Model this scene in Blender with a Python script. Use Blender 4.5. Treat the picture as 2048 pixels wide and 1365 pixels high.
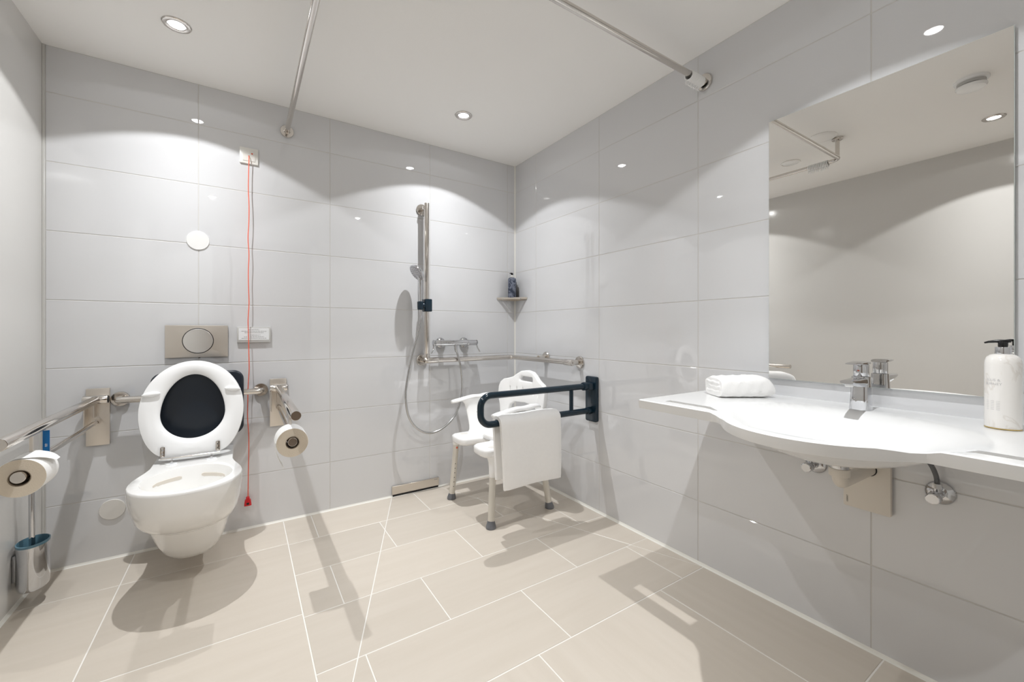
import bpy, bmesh, math, random
from math import sin, cos, pi, radians, sqrt, atan2
from mathutils import Vector, Matrix
random.seed(7)
S = bpy.context.scene
COL = S.collection
for o in list(bpy.data.objects):
    bpy.data.objects.remove(o)

# ------------------------------------------------------------------ camera, world, lights, exposure
cam_d = bpy.data.cameras.new('camera')
cam = bpy.data.objects.new('camera', cam_d); COL.objects.link(cam)
cam.location = (-1.7147, -2.5922, 1.0444)
cam.rotation_euler = (pi / 2, 0, -0.577)
cam_d.sensor_fit = 'HORIZONTAL'; cam_d.sensor_width = 36.0
cam_d.lens = 825.92 / 2048 * 36.0
cam_d.shift_y = -(682.5 - 662.713) / 2048
cam_d.clip_start = 0.02; cam_d.clip_end = 50
S.camera = cam

W = bpy.data.worlds.new('world'); S.world = W; W.use_nodes = True
W.node_tree.nodes['Background'].inputs[0].default_value = (0.9, 0.92, 1.0, 1)
W.node_tree.nodes['Background'].inputs[1].default_value = 0.05

S.view_settings.view_transform = 'Standard'; S.view_settings.look = 'None'
S.view_settings.gamma = 1.0; S.view_settings.use_curve_mapping = False
S.view_settings.exposure = 0.0
S.cycles.use_denoising = True
S.cycles.max_bounces = 12; S.cycles.diffuse_bounces = 10; S.cycles.glossy_bounces = 6
S.cycles.caustics_reflective = False; S.cycles.caustics_refractive = False
S.cycles.sample_clamp_indirect = 6.0
S.cycles.blur_glossy = 0.0

CEIL = 2.283
DOWNLIGHTS = [(-1.94, -0.455), (-0.655, -0.455), (-1.955, -2.11), (-0.665, -2.115)]
LAMP_POWER = 0.29
# photometric profile of the lamps: strong in the middle, sharp cut-off at about 59 degrees
def ies_text():
    ang = [0, 4, 8, 12, 16, 20, 24, 28, 32, 36, 40, 44, 48, 52, 55, 57, 58, 59, 60, 61, 62, 64, 70, 78, 80, 90]
    val = []
    for a in ang:
        v = math.exp(-(a / 31.0) ** 2) + 0.15
        cut = 1.0 if a <= 57 else max(0.0, 1 - (a - 57) / 3.6)
        cut = cut * cut * (3 - 2 * cut)
        cut = max(cut, 0.05 if a < 80 else 0.0)
        val.append(v * cut / max(cos(radians(a)), 0.05) * 1000)
    t = "IESNA:LM-63-2002\nTILT=NONE\n1 1000 1 %d 1 1 2 0.05 0.05 0\n1 1 50\n" % len(ang)
    t += ' '.join('%g' % a for a in ang) + '\n0\n' + ' '.join('%.3f' % v for v in val) + '\n'
    tx = bpy.data.texts.new('downlight_profile'); tx.write(t); return tx
IES = ies_text()
lamp_d = bpy.data.lights.new('downlight_lamp', 'AREA')
lamp_d.shape = 'DISK'; lamp_d.size = 0.022; lamp_d.energy = LAMP_POWER
lamp_d.color = (0.975, 0.988, 1.0)
lamp_d.use_nodes = True
_nt = lamp_d.node_tree
_em = [n for n in _nt.nodes if n.type == 'EMISSION'][0]
_ies = _nt.nodes.new('ShaderNodeTexIES'); _ies.mode = 'INTERNAL'; _ies.ies = IES
_ies.inputs['Strength'].default_value = 1.0
_nt.links.new(_ies.outputs[0], _em.inputs['Strength'])

# ------------------------------------------------------------------ materials
def nodes_of(name):
    m = bpy.data.materials.new(name); m.use_nodes = True
    nt = m.node_tree
    return m, nt, nt.nodes['Principled BSDF']
def mat(name, col, rough=0.5, metal=0.0, spec=0.5, coat=0.0, var=0.0, vscale=6.0, bump=0.0, bscale=60.0, stretch=(1, 1, 1), ior=1.5, sheen=0.0, aniso=0.0, alpha=None):
    m, nt, b = nodes_of(name)
    b.inputs['Base Color'].default_value = (*col, 1)
    b.inputs['Roughness'].default_value = rough; b.inputs['Metallic'].default_value = metal
    b.inputs['Specular IOR Level'].default_value = spec; b.inputs['Coat Weight'].default_value = coat
    b.inputs['IOR'].default_value = ior
    if coat: b.inputs['Coat Roughness'].default_value = 0.03
    if sheen: b.inputs['Sheen Weight'].default_value = sheen
    if var or bump:
        tc = nt.nodes.new('ShaderNodeTexCoord'); mp = nt.nodes.new('ShaderNodeMapping')
        mp.inputs['Scale'].default_value = stretch
        nt.links.new(tc.outputs['Object'], mp.inputs[0])
    if var:
        n = nt.nodes.new('ShaderNodeTexNoise'); n.inputs['Scale'].default_value = vscale; n.inputs['Detail'].default_value = 4
        r = nt.nodes.new('ShaderNodeMix'); r.data_type = 'RGBA'
        r.inputs[6].default_value = tuple(max(0, c * (1 - var)) for c in col) + (1,)
        r.inputs[7].default_value = tuple(min(1, c * (1 + var)) for c in col) + (1,)
        nt.links.new(mp.outputs[0], n.inputs[0]); nt.links.new(n.outputs[0], r.inputs[0])
        nt.links.new(r.outputs[2], b.inputs['Base Color'])
    if bump:
        n2 = nt.nodes.new('ShaderNodeTexNoise'); n2.inputs['Scale'].default_value = bscale; n2.inputs['Detail'].default_value = 3
        bp = nt.nodes.new('ShaderNodeBump'); bp.inputs['Strength'].default_value = bump; bp.inputs['Distance'].default_value = 0.004
        nt.links.new(mp.outputs[0], n2.inputs[0]); nt.links.new(n2.outputs[0], bp.inputs['Height'])
        nt.links.new(bp.outputs[0], b.inputs['Normal'])
    return m

def floor_tile_mat(name, along_y):
    m, nt, b = nodes_of(name)
    L = nt.links.new
    tc = nt.nodes.new('ShaderNodeTexCoord'); oi = nt.nodes.new('ShaderNodeObjectInfo')
    mul = nt.nodes.new('ShaderNodeMath'); mul.operation = 'MULTIPLY'; mul.inputs[1].default_value = 37.0
    L(oi.outputs['Random'], mul.inputs[0])
    add = nt.nodes.new('ShaderNodeVectorMath'); add.operation = 'ADD'
    L(tc.outputs['Object'], add.inputs[0]); L(mul.outputs[0], add.inputs[1])
    mp = nt.nodes.new('ShaderNodeMapping')
    mp.inputs['Scale'].default_value = (15, 1.3, 1) if along_y else (1.3, 15, 1)
    L(add.outputs[0], mp.inputs[0])
    n = nt.nodes.new('ShaderNodeTexNoise'); n.inputs['Scale'].default_value = 1.6; n.inputs['Detail'].default_value = 5; n.inputs['Roughness'].default_value = 0.6
    L(mp.outputs[0], n.inputs[0])
    r = nt.nodes.new('ShaderNodeValToRGB')
    r.color_ramp.elements[0].position = 0.3; r.color_ramp.elements[0].color = (0.578, 0.522, 0.450, 1)
    r.color_ramp.elements[1].position = 0.72; r.color_ramp.elements[1].color = (0.612, 0.557, 0.487, 1)
    L(n.outputs[0], r.inputs[0])
    hv = nt.nodes.new('ShaderNodeHueSaturation')
    mr = nt.nodes.new('ShaderNodeMapRange'); mr.inputs[3].default_value = 0.95; mr.inputs[4].default_value = 1.05
    L(oi.outputs['Random'], mr.inputs[0]); L(mr.outputs[0], hv.inputs['Value']); L(r.outputs[0], hv.inputs['Color'])
    L(hv.outputs[0], b.inputs['Base Color'])
    b.inputs['Roughness'].default_value = 0.33; b.inputs['Specular IOR Level'].default_value = 0.45
    bp = nt.nodes.new('ShaderNodeBump'); bp.inputs['Strength'].default_value = 0.06; bp.inputs['Distance'].default_value = 0.002
    L(n.outputs[0], bp.inputs['Height']); L(bp.outputs[0], b.inputs['Normal'])
    return m

def marble_mat(name, base, vein, pos=0.5, width=0.1, scale=14, rough=0.15):
    m, nt, b = nodes_of(name); L = nt.links.new
    tc = nt.nodes.new('ShaderNodeTexCoord')
    n = nt.nodes.new('ShaderNodeTexNoise'); n.inputs['Scale'].default_value = scale; n.inputs['Detail'].default_value = 6; n.inputs['Distortion'].default_value = 1.2
    L(tc.outputs['Object'], n.inputs[0])
    r = nt.nodes.new('ShaderNodeValToRGB')
    e = r.color_ramp.elements
    e[0].position = pos - width; e[0].color = (*base, 1)
    e[1].position = pos + width; e[1].color = (*base, 1)
    k = e.new(pos); k.color = (*vein, 1)
    L(n.outputs[0], r.inputs[0]); L(r.outputs[0], b.inputs['Base Color'])
    b.inputs['Roughness'].default_value = rough
    return m

def emit_mat(name, col, strength):
    m = bpy.data.materials.new(name); m.use_nodes = True; nt = m.node_tree
    nt.nodes.clear(); e = nt.nodes.new('ShaderNodeEmission'); o = nt.nodes.new('ShaderNodeOutputMaterial')
    e.inputs[0].default_value = (*col, 1); e.inputs[1].default_value = strength
    nt.links.new(e.outputs[0], o.inputs[0]); return m

def brushed(name, col, rough, stretch):
    m, nt, b = nodes_of(name); L = nt.links.new
    b.inputs['Base Color'].default_value = (*col, 1); b.inputs['Metallic'].default_value = 1.0
    tc = nt.nodes.new('ShaderNodeTexCoord'); mp = nt.nodes.new('ShaderNodeMapping'); mp.inputs['Scale'].default_value = stretch
    n = nt.nodes.new('ShaderNodeTexNoise'); n.inputs['Scale'].default_value = 8; n.inputs['Detail'].default_value = 3
    mr = nt.nodes.new('ShaderNodeMapRange'); mr.inputs[3].default_value = rough * 0.95; mr.inputs[4].default_value = rough * 1.05
    L(tc.outputs['Object'], mp.inputs[0]); L(mp.outputs[0], n.inputs[0]); L(n.outputs[0], mr.inputs[0]); L(mr.outputs[0], b.inputs['Roughness'])
    return m

M = {}
M['tile'] = mat('glazed_wall_tile', (0.665, 0.67, 0.685), 0.02, var=0.012, vscale=2.0, ior=1.8)
M['grout'] = mat('wall_grout', (0.60, 0.585, 0.56), 0.8, var=0.05, vscale=20)
M['silicone'] = mat('white_silicone', (0.80, 0.79, 0.74), 0.35, var=0.03)
M['ceiling'] = mat('ceiling_paint', (0.91, 0.90, 0.88), 0.9, bump=0.05, bscale=200)
M['left'] = mat('painted_wall_gloss', (0.63, 0.62, 0.60), 0.17, var=0.02, vscale=1.5, ior=1.6)
M['front'] = mat('front_wall_paint', (0.66, 0.65, 0.63), 0.5, var=0.02, vscale=2)
M['fx'] = floor_tile_mat('beige_stone_tile', False)
M['fy'] = floor_tile_mat('beige_stone_tile_turned', True)
M['fgrout'] = mat('white_floor_grout', (0.80, 0.78, 0.74), 0.7, var=0.03, vscale=30)
M['steel'] = brushed('brushed_steel', (0.70, 0.665, 0.625), 0.13, (3, 3, 3))
M['steelplate'] = brushed('brushed_steel_plate', (0.74, 0.69, 0.63), 0.36, (40, 40, 1))
M['chrome'] = mat('chrome', (0.62, 0.625, 0.64), 0.04, 1.0, var=0.01)
M['satin'] = mat('satin_chrome', (0.93, 0.93, 0.92), 0.3, 1.0, var=0.02)
M['ceramic'] = mat('white_ceramic', (0.86, 0.855, 0.84), 0.06, coat=0.3, var=0.008)
M['basin'] = mat('white_mineral_cast', (0.78, 0.785, 0.785), 0.10, var=0.006)
M['seat'] = mat('white_seat_plastic', (0.86, 0.865, 0.87), 0.12, var=0.006)
M['plastic'] = mat('white_plastic', (0.89, 0.89, 0.885), 0.25, var=0.012)
M['offwhite'] = mat('offwhite_plastic', (0.70, 0.65, 0.58), 0.35, var=0.015)
M['switch'] = mat('switch_plastic', (0.78, 0.77, 0.73), 0.25, var=0.01)
M['navy'] = mat('navy_gloss', (0.006, 0.020, 0.034), 0.16, var=0.1)
M['navypad'] = mat('navy_pad', (0.008, 0.014, 0.024), 0.34, var=0.1)
M['towel'] = mat('white_terry', (0.93, 0.925, 0.915), 0.95, spec=0.1, bump=0.35, bscale=650, var=0.02, vscale=60)
M['paper'] = mat('toilet_paper', (0.85, 0.845, 0.83), 0.9, spec=0.1, bump=0.2, bscale=150)
M['paperend'] = mat('toilet_paper_end', (0.70, 0.62, 0.51), 0.9, spec=0.1, bump=0.3, bscale=300, var=0.03)
M['card'] = mat('cardboard_core', (0.32, 0.24, 0.17), 0.8, var=0.05)
M['dark'] = mat('dark_gap', (0.008, 0.008, 0.009), 0.5, var=0.1)
M['rubber'] = mat('grey_rubber', (0.15, 0.155, 0.17), 0.32, var=0.1)
M['alu'] = mat('anodised_aluminium', (0.72, 0.69, 0.63), 0.38, 0.35, var=0.03)
M['cord'] = mat('orange_red_cord', (0.85, 0.13, 0.06), 0.6, var=0.05)
M['red'] = mat('red_plastic', (0.60, 0.012, 0.02), 0.3, var=0.05)
M['blue'] = mat('blue_card', (0.005, 0.16, 0.46), 0.5, var=0.03)
M['ink'] = mat('grey_print', (0.33, 0.33, 0.34), 0.7, var=0.05)
M['palek'] = mat('pale_grey_print', (0.55, 0.55, 0.55), 0.6, var=0.05)
M['sign'] = mat('white_sign_paper', (0.80, 0.815, 0.83), 0.4, var=0.01)
M['signholder'] = mat('clear_grey_holder', (0.52, 0.515, 0.50), 0.15, var=0.02)
M['disc'] = mat('white_cover', (0.80, 0.80, 0.79), 0.4, var=0.01)
M['disc2'] = mat('grey_white_cover', (0.74, 0.72, 0.685), 0.4, var=0.01)
M['mirror'] = mat('mirror_silver', (0.90, 0.89, 0.87), 0.0, 1.0, var=0.001)
M['glassedge'] = mat('mirror_edge', (0.62, 0.66, 0.64), 0.1, var=0.02)
M['wmarble'] = marble_mat('white_marble_print', (0.82, 0.80, 0.77), (0.73, 0.695, 0.65), 0.52, 0.03, 11)
M['nmarble'] = marble_mat('slate_marble_print', (0.030, 0.040, 0.066), (0.17, 0.19, 0.25), 0.50, 0.10, 17, 0.2)
M['gold'] = mat('gold_rim', (0.75, 0.55, 0.2), 0.25, 1.0, var=0.02)
M['black'] = mat('black_plastic', (0.006, 0.006, 0.007), 0.22, var=0.1)
M['spray'] = mat('spray_face_grey', (0.40, 0.40, 0.42), 0.25, 0.6, var=0.03)
M['hose'] = brushed('metal_hose', (0.55, 0.55, 0.55), 0.2, (1, 1, 120))
M['greyhose'] = mat('grey_braided_hose', (0.12, 0.125, 0.13), 0.4, bump=0.4, bscale=300)
M['lens'] = emit_mat('lit_lens', (1.0, 0.99, 0.97), 24)
M['door'] = mat('door_laminate', (0.16, 0.12, 0.09), 0.35, var=0.15, vscale=3, stretch=(8, 8, 1))  # dark tone invented for its reflections in chrome and steel
M['steelgrey'] = mat('grey_edge_profile', (0.62, 0.62, 0.60), 0.3, 0.2, var=0.03)
M['bluegrey'] = mat('blue_grey_liner', (0.10, 0.20, 0.26), 0.25, var=0.05)
M['redbutton'] = mat('orange_button', (0.7, 0.12, 0.06), 0.4, var=0.05)
M['bristle'] = mat('white_bristle', (0.75, 0.75, 0.73), 0.9, bump=0.8, bscale=300)

# ------------------------------------------------------------------ mesh builder
class MB:
    def __init__(s): s.bm = bmesh.new()
    def _merge(s, other):
        me = bpy.data.meshes.new('tmp'); other.to_mesh(me); other.free(); s.bm.from_mesh(me); bpy.data.meshes.remove(me)
        return s
    def box(s, x0, x1, y0, y1, z0, z1, bev=0.0, seg=2):
        b = bmesh.new()
        bmesh.ops.create_cube(b, size=1)
        for v in b.verts:
            v.co = Vector(((x0 + x1) / 2 + v.co.x * abs(x1 - x0), (y0 + y1) / 2 + v.co.y * abs(y1 - y0), (z0 + z1) / 2 + v.co.z * abs(z1 - z0)))
        if bev: bmesh.ops.bevel(b, geom=b.edges[:], offset=bev, segments=seg, profile=0.5, affect='EDGES')
        return s._merge(b)
    def poly(s, pts, d, bev=0.0, seg=2, bottom=True):
        """planar outline (3D points) pushed along vector d, cap edges rounded"""
        b = bmesh.new(); d = Vector(d)
        f = b.faces.new([b.verts.new(Vector(p)) for p in pts])
        r = bmesh.ops.extrude_face_region(b, geom=[f])
        nv = [g for g in r['geom'] if isinstance(g, bmesh.types.BMVert)]
        for v in nv: v.co += d
        bmesh.ops.recalc_face_normals(b, faces=b.faces[:])
        if bev:
            dn = d.normalized()
            es = [e for e in b.edges if abs((e.verts[0].co - e.verts[1].co).normalized().dot(dn)) < 0.5]
            bmesh.ops.bevel(b, geom=es, offset=bev, segments=seg, profile=0.5, affect='EDGES')
        return s._merge(b)
    def holed(s, outline, holes, d, bev=0.0, seg=2, warp=None):
        """planar outline with holes, pushed along d"""
        b = bmesh.new(); d = Vector(d)
        for loop in [outline] + holes:
            vs = [b.verts.new(Vector(p)) for p in loop]
            for i in range(len(vs)): b.edges.new((vs[i], vs[(i + 1) % len(vs)]))
        bmesh.ops.triangle_fill(b, use_beauty=True, edges=b.edges[:])
        r = bmesh.ops.extrude_face_region(b, geom=b.faces[:])
        for g in r['geom']:
            if isinstance(g, bmesh.types.BMVert): g.co += d
        bmesh.ops.recalc_face_normals(b, faces=b.faces[:])
        if bev:
            dn = d.normalized()
            es = [e for e in b.edges if len(e.link_faces) == 2 and abs((e.verts[0].co - e.verts[1].co).normalized().dot(dn)) < 0.5 and e.calc_face_angle(0) > 0.8]
            bmesh.ops.bevel(b, geom=es, offset=bev, segments=seg, profile=0.5, affect='EDGES')
        if warp:
            for v in b.verts: v.co = warp(v.co)
        return s._merge(b)
    def loft(s, rings, cap0=True, cap1=True, closed=False):
        b = s.bm; R = [[b.verts.new(Vector(p)) for p in r] for r in rings]
        n = len(R[0])
        pairs = list(zip(R, R[1:])) + ([(R[-1], R[0])] if closed else [])
        for a, c in pairs:
            for i in range(n):
                j = (i + 1) % n
                b.faces.new((a[i], a[j], c[j], c[i]))
        if cap0 and not closed: b.faces.new(R[0][::-1])
        if cap1 and not closed: b.faces.new(R[-1])
        return s
    def tube(s, path, r, n=14, cap=True, closed=False):
        P = [Vector(p) for p in path]; k = len(P)
        rr = r if isinstance(r, (list, tuple)) else [r] * k
        T = []
        for i in range(k):
            if closed: a, c = P[(i - 1) % k], P[(i + 1) % k]
            else: a, c = P[max(0, i - 1)], P[min(k - 1, i + 1)]
            T.append((c - a).normalized())
        up = Vector((0, 0, 1)) if abs(T[0].z) < 0.9 else Vector((1, 0, 0))
        N = (up - T[0] * up.dot(T[0])).normalized(); rings = []
        for i in range(k):
            N = (N - T[i] * N.dot(T[i])).normalized(); B = T[i].cross(N)
            rings.append([P[i] + (N * cos(2 * pi * j / n) + B * sin(2 * pi * j / n)) * rr[i] for j in range(n)])
        return s.loft(rings, cap, cap, closed)
    def cyl(s, p0, p1, r, n=28, bev=0.0, r1=None):
        p0, p1 = Vector(p0), Vector(p1); r1 = r if r1 is None else r1
        if not bev: return s.tube([p0, p1], [r, r1], n)
        t = (p1 - p0).normalized()
        return s.tube([p0, p0 + t * 1e-5, p0 + t * bev * 0.3, p0 + t * bev, p1 - t * bev, p1 - t * bev * 0.3, p1 - t * 1e-5, p1],
                      [r - bev, r - bev, r - bev * 0.3, r, r1, r1 - bev * 0.3, r1 - bev, r1 - bev], n)
    def lathe(s, prof, c, axis='z', n=40, sx=1.0, sy=1.0, closed=False):
        c = Vector(c); rings = []
        for (r, h) in prof:
            ring = []
            for j in range(n):
                a = 2 * pi * j / n
                u, v = r * cos(a) * sx, r * sin(a) * sy
                p = {'z': (u, v, h), 'y': (u, h, v), 'x': (h, u, v)}[axis]
                ring.append(c + Vector(p))
            rings.append(ring)
        return s.loft(rings, closed=closed)
    def torus(s, c, R, r, axis='x', n=28, m=10):
        c = Vector(c); pts = []
        for i in range(n):
            a = 2 * pi * i / n
            u, v = R * cos(a), R * sin(a)
            pts.append(c + Vector({'x': (0, u, v), 'y': (u, 0, v), 'z': (u, v, 0)}[axis]))
        return s.tube(pts, r, m, closed=True)
    def ball(s, c, rx, ry=None, rz=None, n=20, m=12):
        ry = rx if ry is None else ry; rz = rx if rz is None else rz
        rings = []
        for i in range(m + 1):
            t = -pi / 2 + pi * i / m
            k = max(cos(t), 1e-4)
            rings.append([Vector((c[0] + rx * k * cos(2 * pi * j / n), c[1] + ry * k * sin(2 * pi * j / n), c[2] + rz * sin(t))) for j in range(n)])
        return s.loft(rings)
    def text(s, body, mtx, size=1.0, depth=0.0):
        cu = bpy.data.curves.new('txt', 'FONT'); cu.body = body; cu.size = size; cu.align_x = 'CENTER'; cu.align_y = 'CENTER'; cu.extrude = depth
        cu.resolution_u = 3
        ob = bpy.data.objects.new('txt', cu)
        me = bpy.data.meshes.new_from_object(ob); me.transform(mtx); s.bm.from_mesh(me)
        bpy.data.objects.remove(ob); bpy.data.curves.remove(cu); bpy.data.meshes.remove(me)
        return s
    def xform(s, mtx):
        bmesh.ops.transform(s.bm, matrix=mtx, verts=s.bm.verts[:]); return s

ROOT = {}
def finish(name, mb, m, off, smooth=38, recalc=True):
    bm = mb.bm
    if recalc: bmesh.ops.recalc_face_normals(bm, faces=bm.faces[:])
    for v in bm.verts: v.co -= off
    me = bpy.data.meshes.new(name); bm.to_mesh(me); bm.free()
    me.materials.append(M[m] if isinstance(m, str) else m)
    if smooth:
        me.polygons.foreach_set('use_smooth', [True] * len(me.polygons))
        me.set_sharp_from_angle(angle=radians(smooth))
    o = bpy.data.objects.new(name, me); COL.objects.link(o)
    return o
def part(name, mb, m, parent, label=None, smooth=38, recalc=True):
    off = ROOT[parent.name]
    o = finish(name, mb, m, off, smooth, recalc); o.parent = parent; ROOT[o.name] = off
    if label: o['label'] = label
    return o
def thing(name, label, cat, loc, group=None):
    o = bpy.data.objects.new(name, None); COL.objects.link(o); o.empty_display_size = 0.05
    o.location = loc; o['label'] = label; o['category'] = cat
    if group: o['group'] = group
    ROOT[o.name] = Vector(loc); return o
def solo(name, mb, m, label, cat, group=None, smooth=38):
    xs = [v.co for v in mb.bm.verts]
    lo = [min(v[i] for v in xs) for i in range(3)]; hi = [max(v[i] for v in xs) for i in range(3)]
    off = Vector(((lo[0] + hi[0]) / 2, (lo[1] + hi[1]) / 2, lo[2]))
    o = finish(name, mb, m, off, smooth); o.location = off; o['label'] = label; o['category'] = cat
    if group: o['group'] = group
    ROOT[o.name] = off; return o
def struct(name, mb, m, smooth=38):
    o = finish(name, mb, m, Vector((0, 0, 0)), smooth); o['kind'] = 'structure'; ROOT[o.name] = Vector((0, 0, 0)); return o

def arc(c, r, a0, a1, n, plane='xz'):
    out = []
    for i in range(n + 1):
        a = radians(a0 + (a1 - a0) * i / n)
        u, v = r * cos(a), r * sin(a)
        out.append({'xz': Vector((c[0] + u, c[1], c[2] + v)), 'yz': Vector((c[0], c[1] + u, c[2] + v)), 'xy': Vector((c[0] + u, c[1] + v, c[2]))}[plane])
    return out
def rrect(w, h, r, n=6):
    """rounded rectangle outline centred on 0, (u,v)"""
    pts = []
    for (cx, cy, a0) in ((w / 2 - r, h / 2 - r, 0), (-w / 2 + r, h / 2 - r, 90), (-w / 2 + r, -h / 2 + r, 180), (w / 2 - r, -h / 2 + r, 270)):
        for i in range(n + 1):
            a = radians(a0 + 90 * i / n); pts.append((cx + r * cos(a), cy + r * sin(a)))
    return pts
def catmull(pts, k=8):
    P = [Vector(p) for p in pts]; out = []
    for i in range(len(P) - 1):
        p0, p1, p2, p3 = P[max(0, i - 1)], P[i], P[i + 1], P[min(len(P) - 1, i + 2)]
        for j in range(k):
            t = j / k
            out.append(0.5 * ((2 * p1) + (p2 - p0) * t + (2 * p0 - 5 * p1 + 4 * p2 - p3) * t * t + (3 * p1 - p0 - 3 * p2 + p3) * t ** 3))
    out.append(P[-1]); return out

# ------------------------------------------------------------------ room shell
XL, YF = -2.44, -2.75
floor = struct('floor', MB().box(XL - 0.1, 0.1, YF - 0.1, 0.1, -0.08, -0.0012), 'fgrout', 0)
struct('ceiling', MB().box(XL - 0.1, 0.1, YF - 0.1, 0.1, CEIL, CEIL + 0.08), 'ceiling', 0)
wall_back = struct('wall_back', MB().box(XL - 0.1, 0.1, 0.0012, 0.12, -0.08, CEIL), 'grout', 0)
wall_right = struct('wall_right', MB().box(0.0012, 0.12, YF - 0.1, 0.0012, -0.08, CEIL), 'grout', 0)
struct('wall_left', MB().box(XL - 0.12, XL, YF - 0.1, 0.0012, -0.08, CEIL), 'left', 0)
struct('wall_front', MB().box(XL, 0.0012, YF - 0.12, YF, -0.08, CEIL), 'front', 0)

def clip(poly, a, b, off=0.0):
    """keep the part of poly left of the line a->b, moved inwards by off"""
    a, b = Vector(a), Vector(b); d = (b - a).normalized(); n = Vector((-d.y, d.x))
    f = lambda p: (Vector(p) - a).dot(n) - off
    out = []
    for i in range(len(poly)):
        p, q = poly[i], poly[(i + 1) % len(poly)]; fp, fq = f(p), f(q)
        if fp >= 0: out.append(p)
        if (fp > 0) != (fq > 0) and abs(fp - fq) > 1e-9:
            t = fp / (fp - fq); out.append((p[0] + (q[0] - p[0]) * t, p[1] + (q[1] - p[1]) * t))
    return out
def tile_mesh(poly2, conv, depth, bev=0.0012):
    """a tile: bevelled face, small sides; conv maps (u,v,h) to 3D"""
    mb = MB(); n = len(poly2)
    cx = sum(p[0] for p in poly2) / n; cy = sum(p[1] for p in poly2) / n
    inner = poly2
    for i in range(n):
        inner = clip(inner, poly2[i], poly2[(i + 1) % n], bev)
    rings = [poly2, poly2, inner] if len(inner) == n else [poly2, poly2]
    hs = [-depth, -bev * 0.7, 0.0] if len(inner) == n else [-depth, 0.0]
    mb.loft([[conv(p[0], p[1], h) for p in r] for r, h in zip(rings, hs)], cap0=False)
    return mb
def tile_obj(parent, poly2, conv, depth, m):
    n = len(poly2); off = Vector(conv(poly2[0][0], poly2[0][1], 0))
    o = finish('tile', tile_mesh(poly2, conv, depth), m, off, 0)
    o.location = off; o.parent = parent
J = 0.0015
ZR = [0.0, 0.2806, 0.5806, 0.8806, 1.1806, 1.4806, 1.7806, 2.0806, CEIL]
XB = [XL + 0.009, -1.9024, -1.2912, -0.677, -0.067, 0.0]
YR = [0.0, -0.2655, -0.876, -1.492, -2.1030, -2.7135, YF]
for i in range(len(XB) - 1):
    for k in range(len(ZR) - 1):
        p = [(XB[i] + J, ZR[k] + J), (XB[i + 1] - J, ZR[k] + J), (XB[i + 1] - J, ZR[k + 1] - J), (XB[i] + J, ZR[k + 1] - J)]
        tile_obj(wall_back, p, lambda u, v, h: Vector((u, -h, v)), 0.006, 'tile')
for i in range(len(YR) - 1):
    for k in range(len(ZR) - 1):
        p = [(-YR[i] + J, ZR[k] + J), (-YR[i + 1] - J, ZR[k] + J), (-YR[i + 1] - J, ZR[k + 1] - J), (-YR[i] + J, ZR[k + 1] - J)]
        tile_obj(wall_right, p, lambda u, v, h: Vector((-h, -u, v)), 0.006, 'tile')
# floor tiles: shower area cut along two diagonals, large tiles elsewhere
G = 0.0022
fconv = lambda u, v, h: Vector((u, v, h))
DL = ((-0.930, 0.0), (-1.527, -1.522)); DR = ((-0.616, 0.0), (-0.005, -1.522))
YS = [0.0, -0.305, -0.61, -0.915, -1.217, -1.522]
SH = [[-1.53, -1.393, -0.797, -0.19, 0], [-1.53, -1.09, -0.484, 0], [-1.53, -1.39, -0.785, -0.18, 0], [-1.53, -1.084, -0.476, 0], [-1.53, -1.383, -0.777, -0.16, 0]]
def rect(x0, x1, y0, y1): return [(x0, y0), (x1, y0), (x1, y1), (x0, y1)]
def area(p): return abs(sum(p[i][0] * p[(i + 1) % len(p)][1] - p[(i + 1) % len(p)][0] * p[i][1] for i in range(len(p)))) / 2
def put_floor(p, m):
    q = p
    for i in range(len(p)): q = clip(q, p[i], p[(i + 1) % len(p)], G)
    c = []
    for v in q:
        if not c or (Vector(v) - Vector(c[-1])).length > 1e-4: c.append(v)
    if len(c) > 2 and (Vector(c[0]) - Vector(c[-1])).length < 1e-4: c.pop()
    if len(c) >= 3 and area(c) > 2e-4: tile_obj(floor, c, fconv, 0.006, m)
for r in range(5):
    for i in range(len(SH[r]) - 1):
        base = rect(SH[r][i], SH[r][i + 1], YS[r + 1], YS[r])
        for a, b_ in (((DL[0], DL[1]), None), ((DL[1], DL[0]), (DR[0], DR[1])), ((DR[1], DR[0]), None)):
            # left of DL (west), between, east of DR
            pass
        west = clip(base, DL[1], DL[0]); rest = clip(base, DL[0], DL[1])
        mid = clip(rest, DR[1], DR[0]) if len(rest) >= 3 else []; east = clip(rest, DR[0], DR[1]) if len(rest) >= 3 else []
        for p in (west, mid, east):
            if len(p) >= 3 and area(p) > 2e-4: put_floor(p, 'fx')
YL = [0.0, -0.291, -0.893, -1.508, -2.12, YF]; XLs = [XL, -2.14, -1.53]
for i in range(2):
    for k in range(5): put_floor(rect(XLs[i], XLs[i + 1], YL[k + 1], YL[k]), 'fx')
XF = [-1.53, -0.915, -0.305, 0.0]; YFr = [-1.522, -2.137, YF]
for i in range(3):
    for k in range(2): put_floor(rect(XF[i], XF[i + 1], YFr[k + 1], YFr[k]), 'fy')
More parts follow.
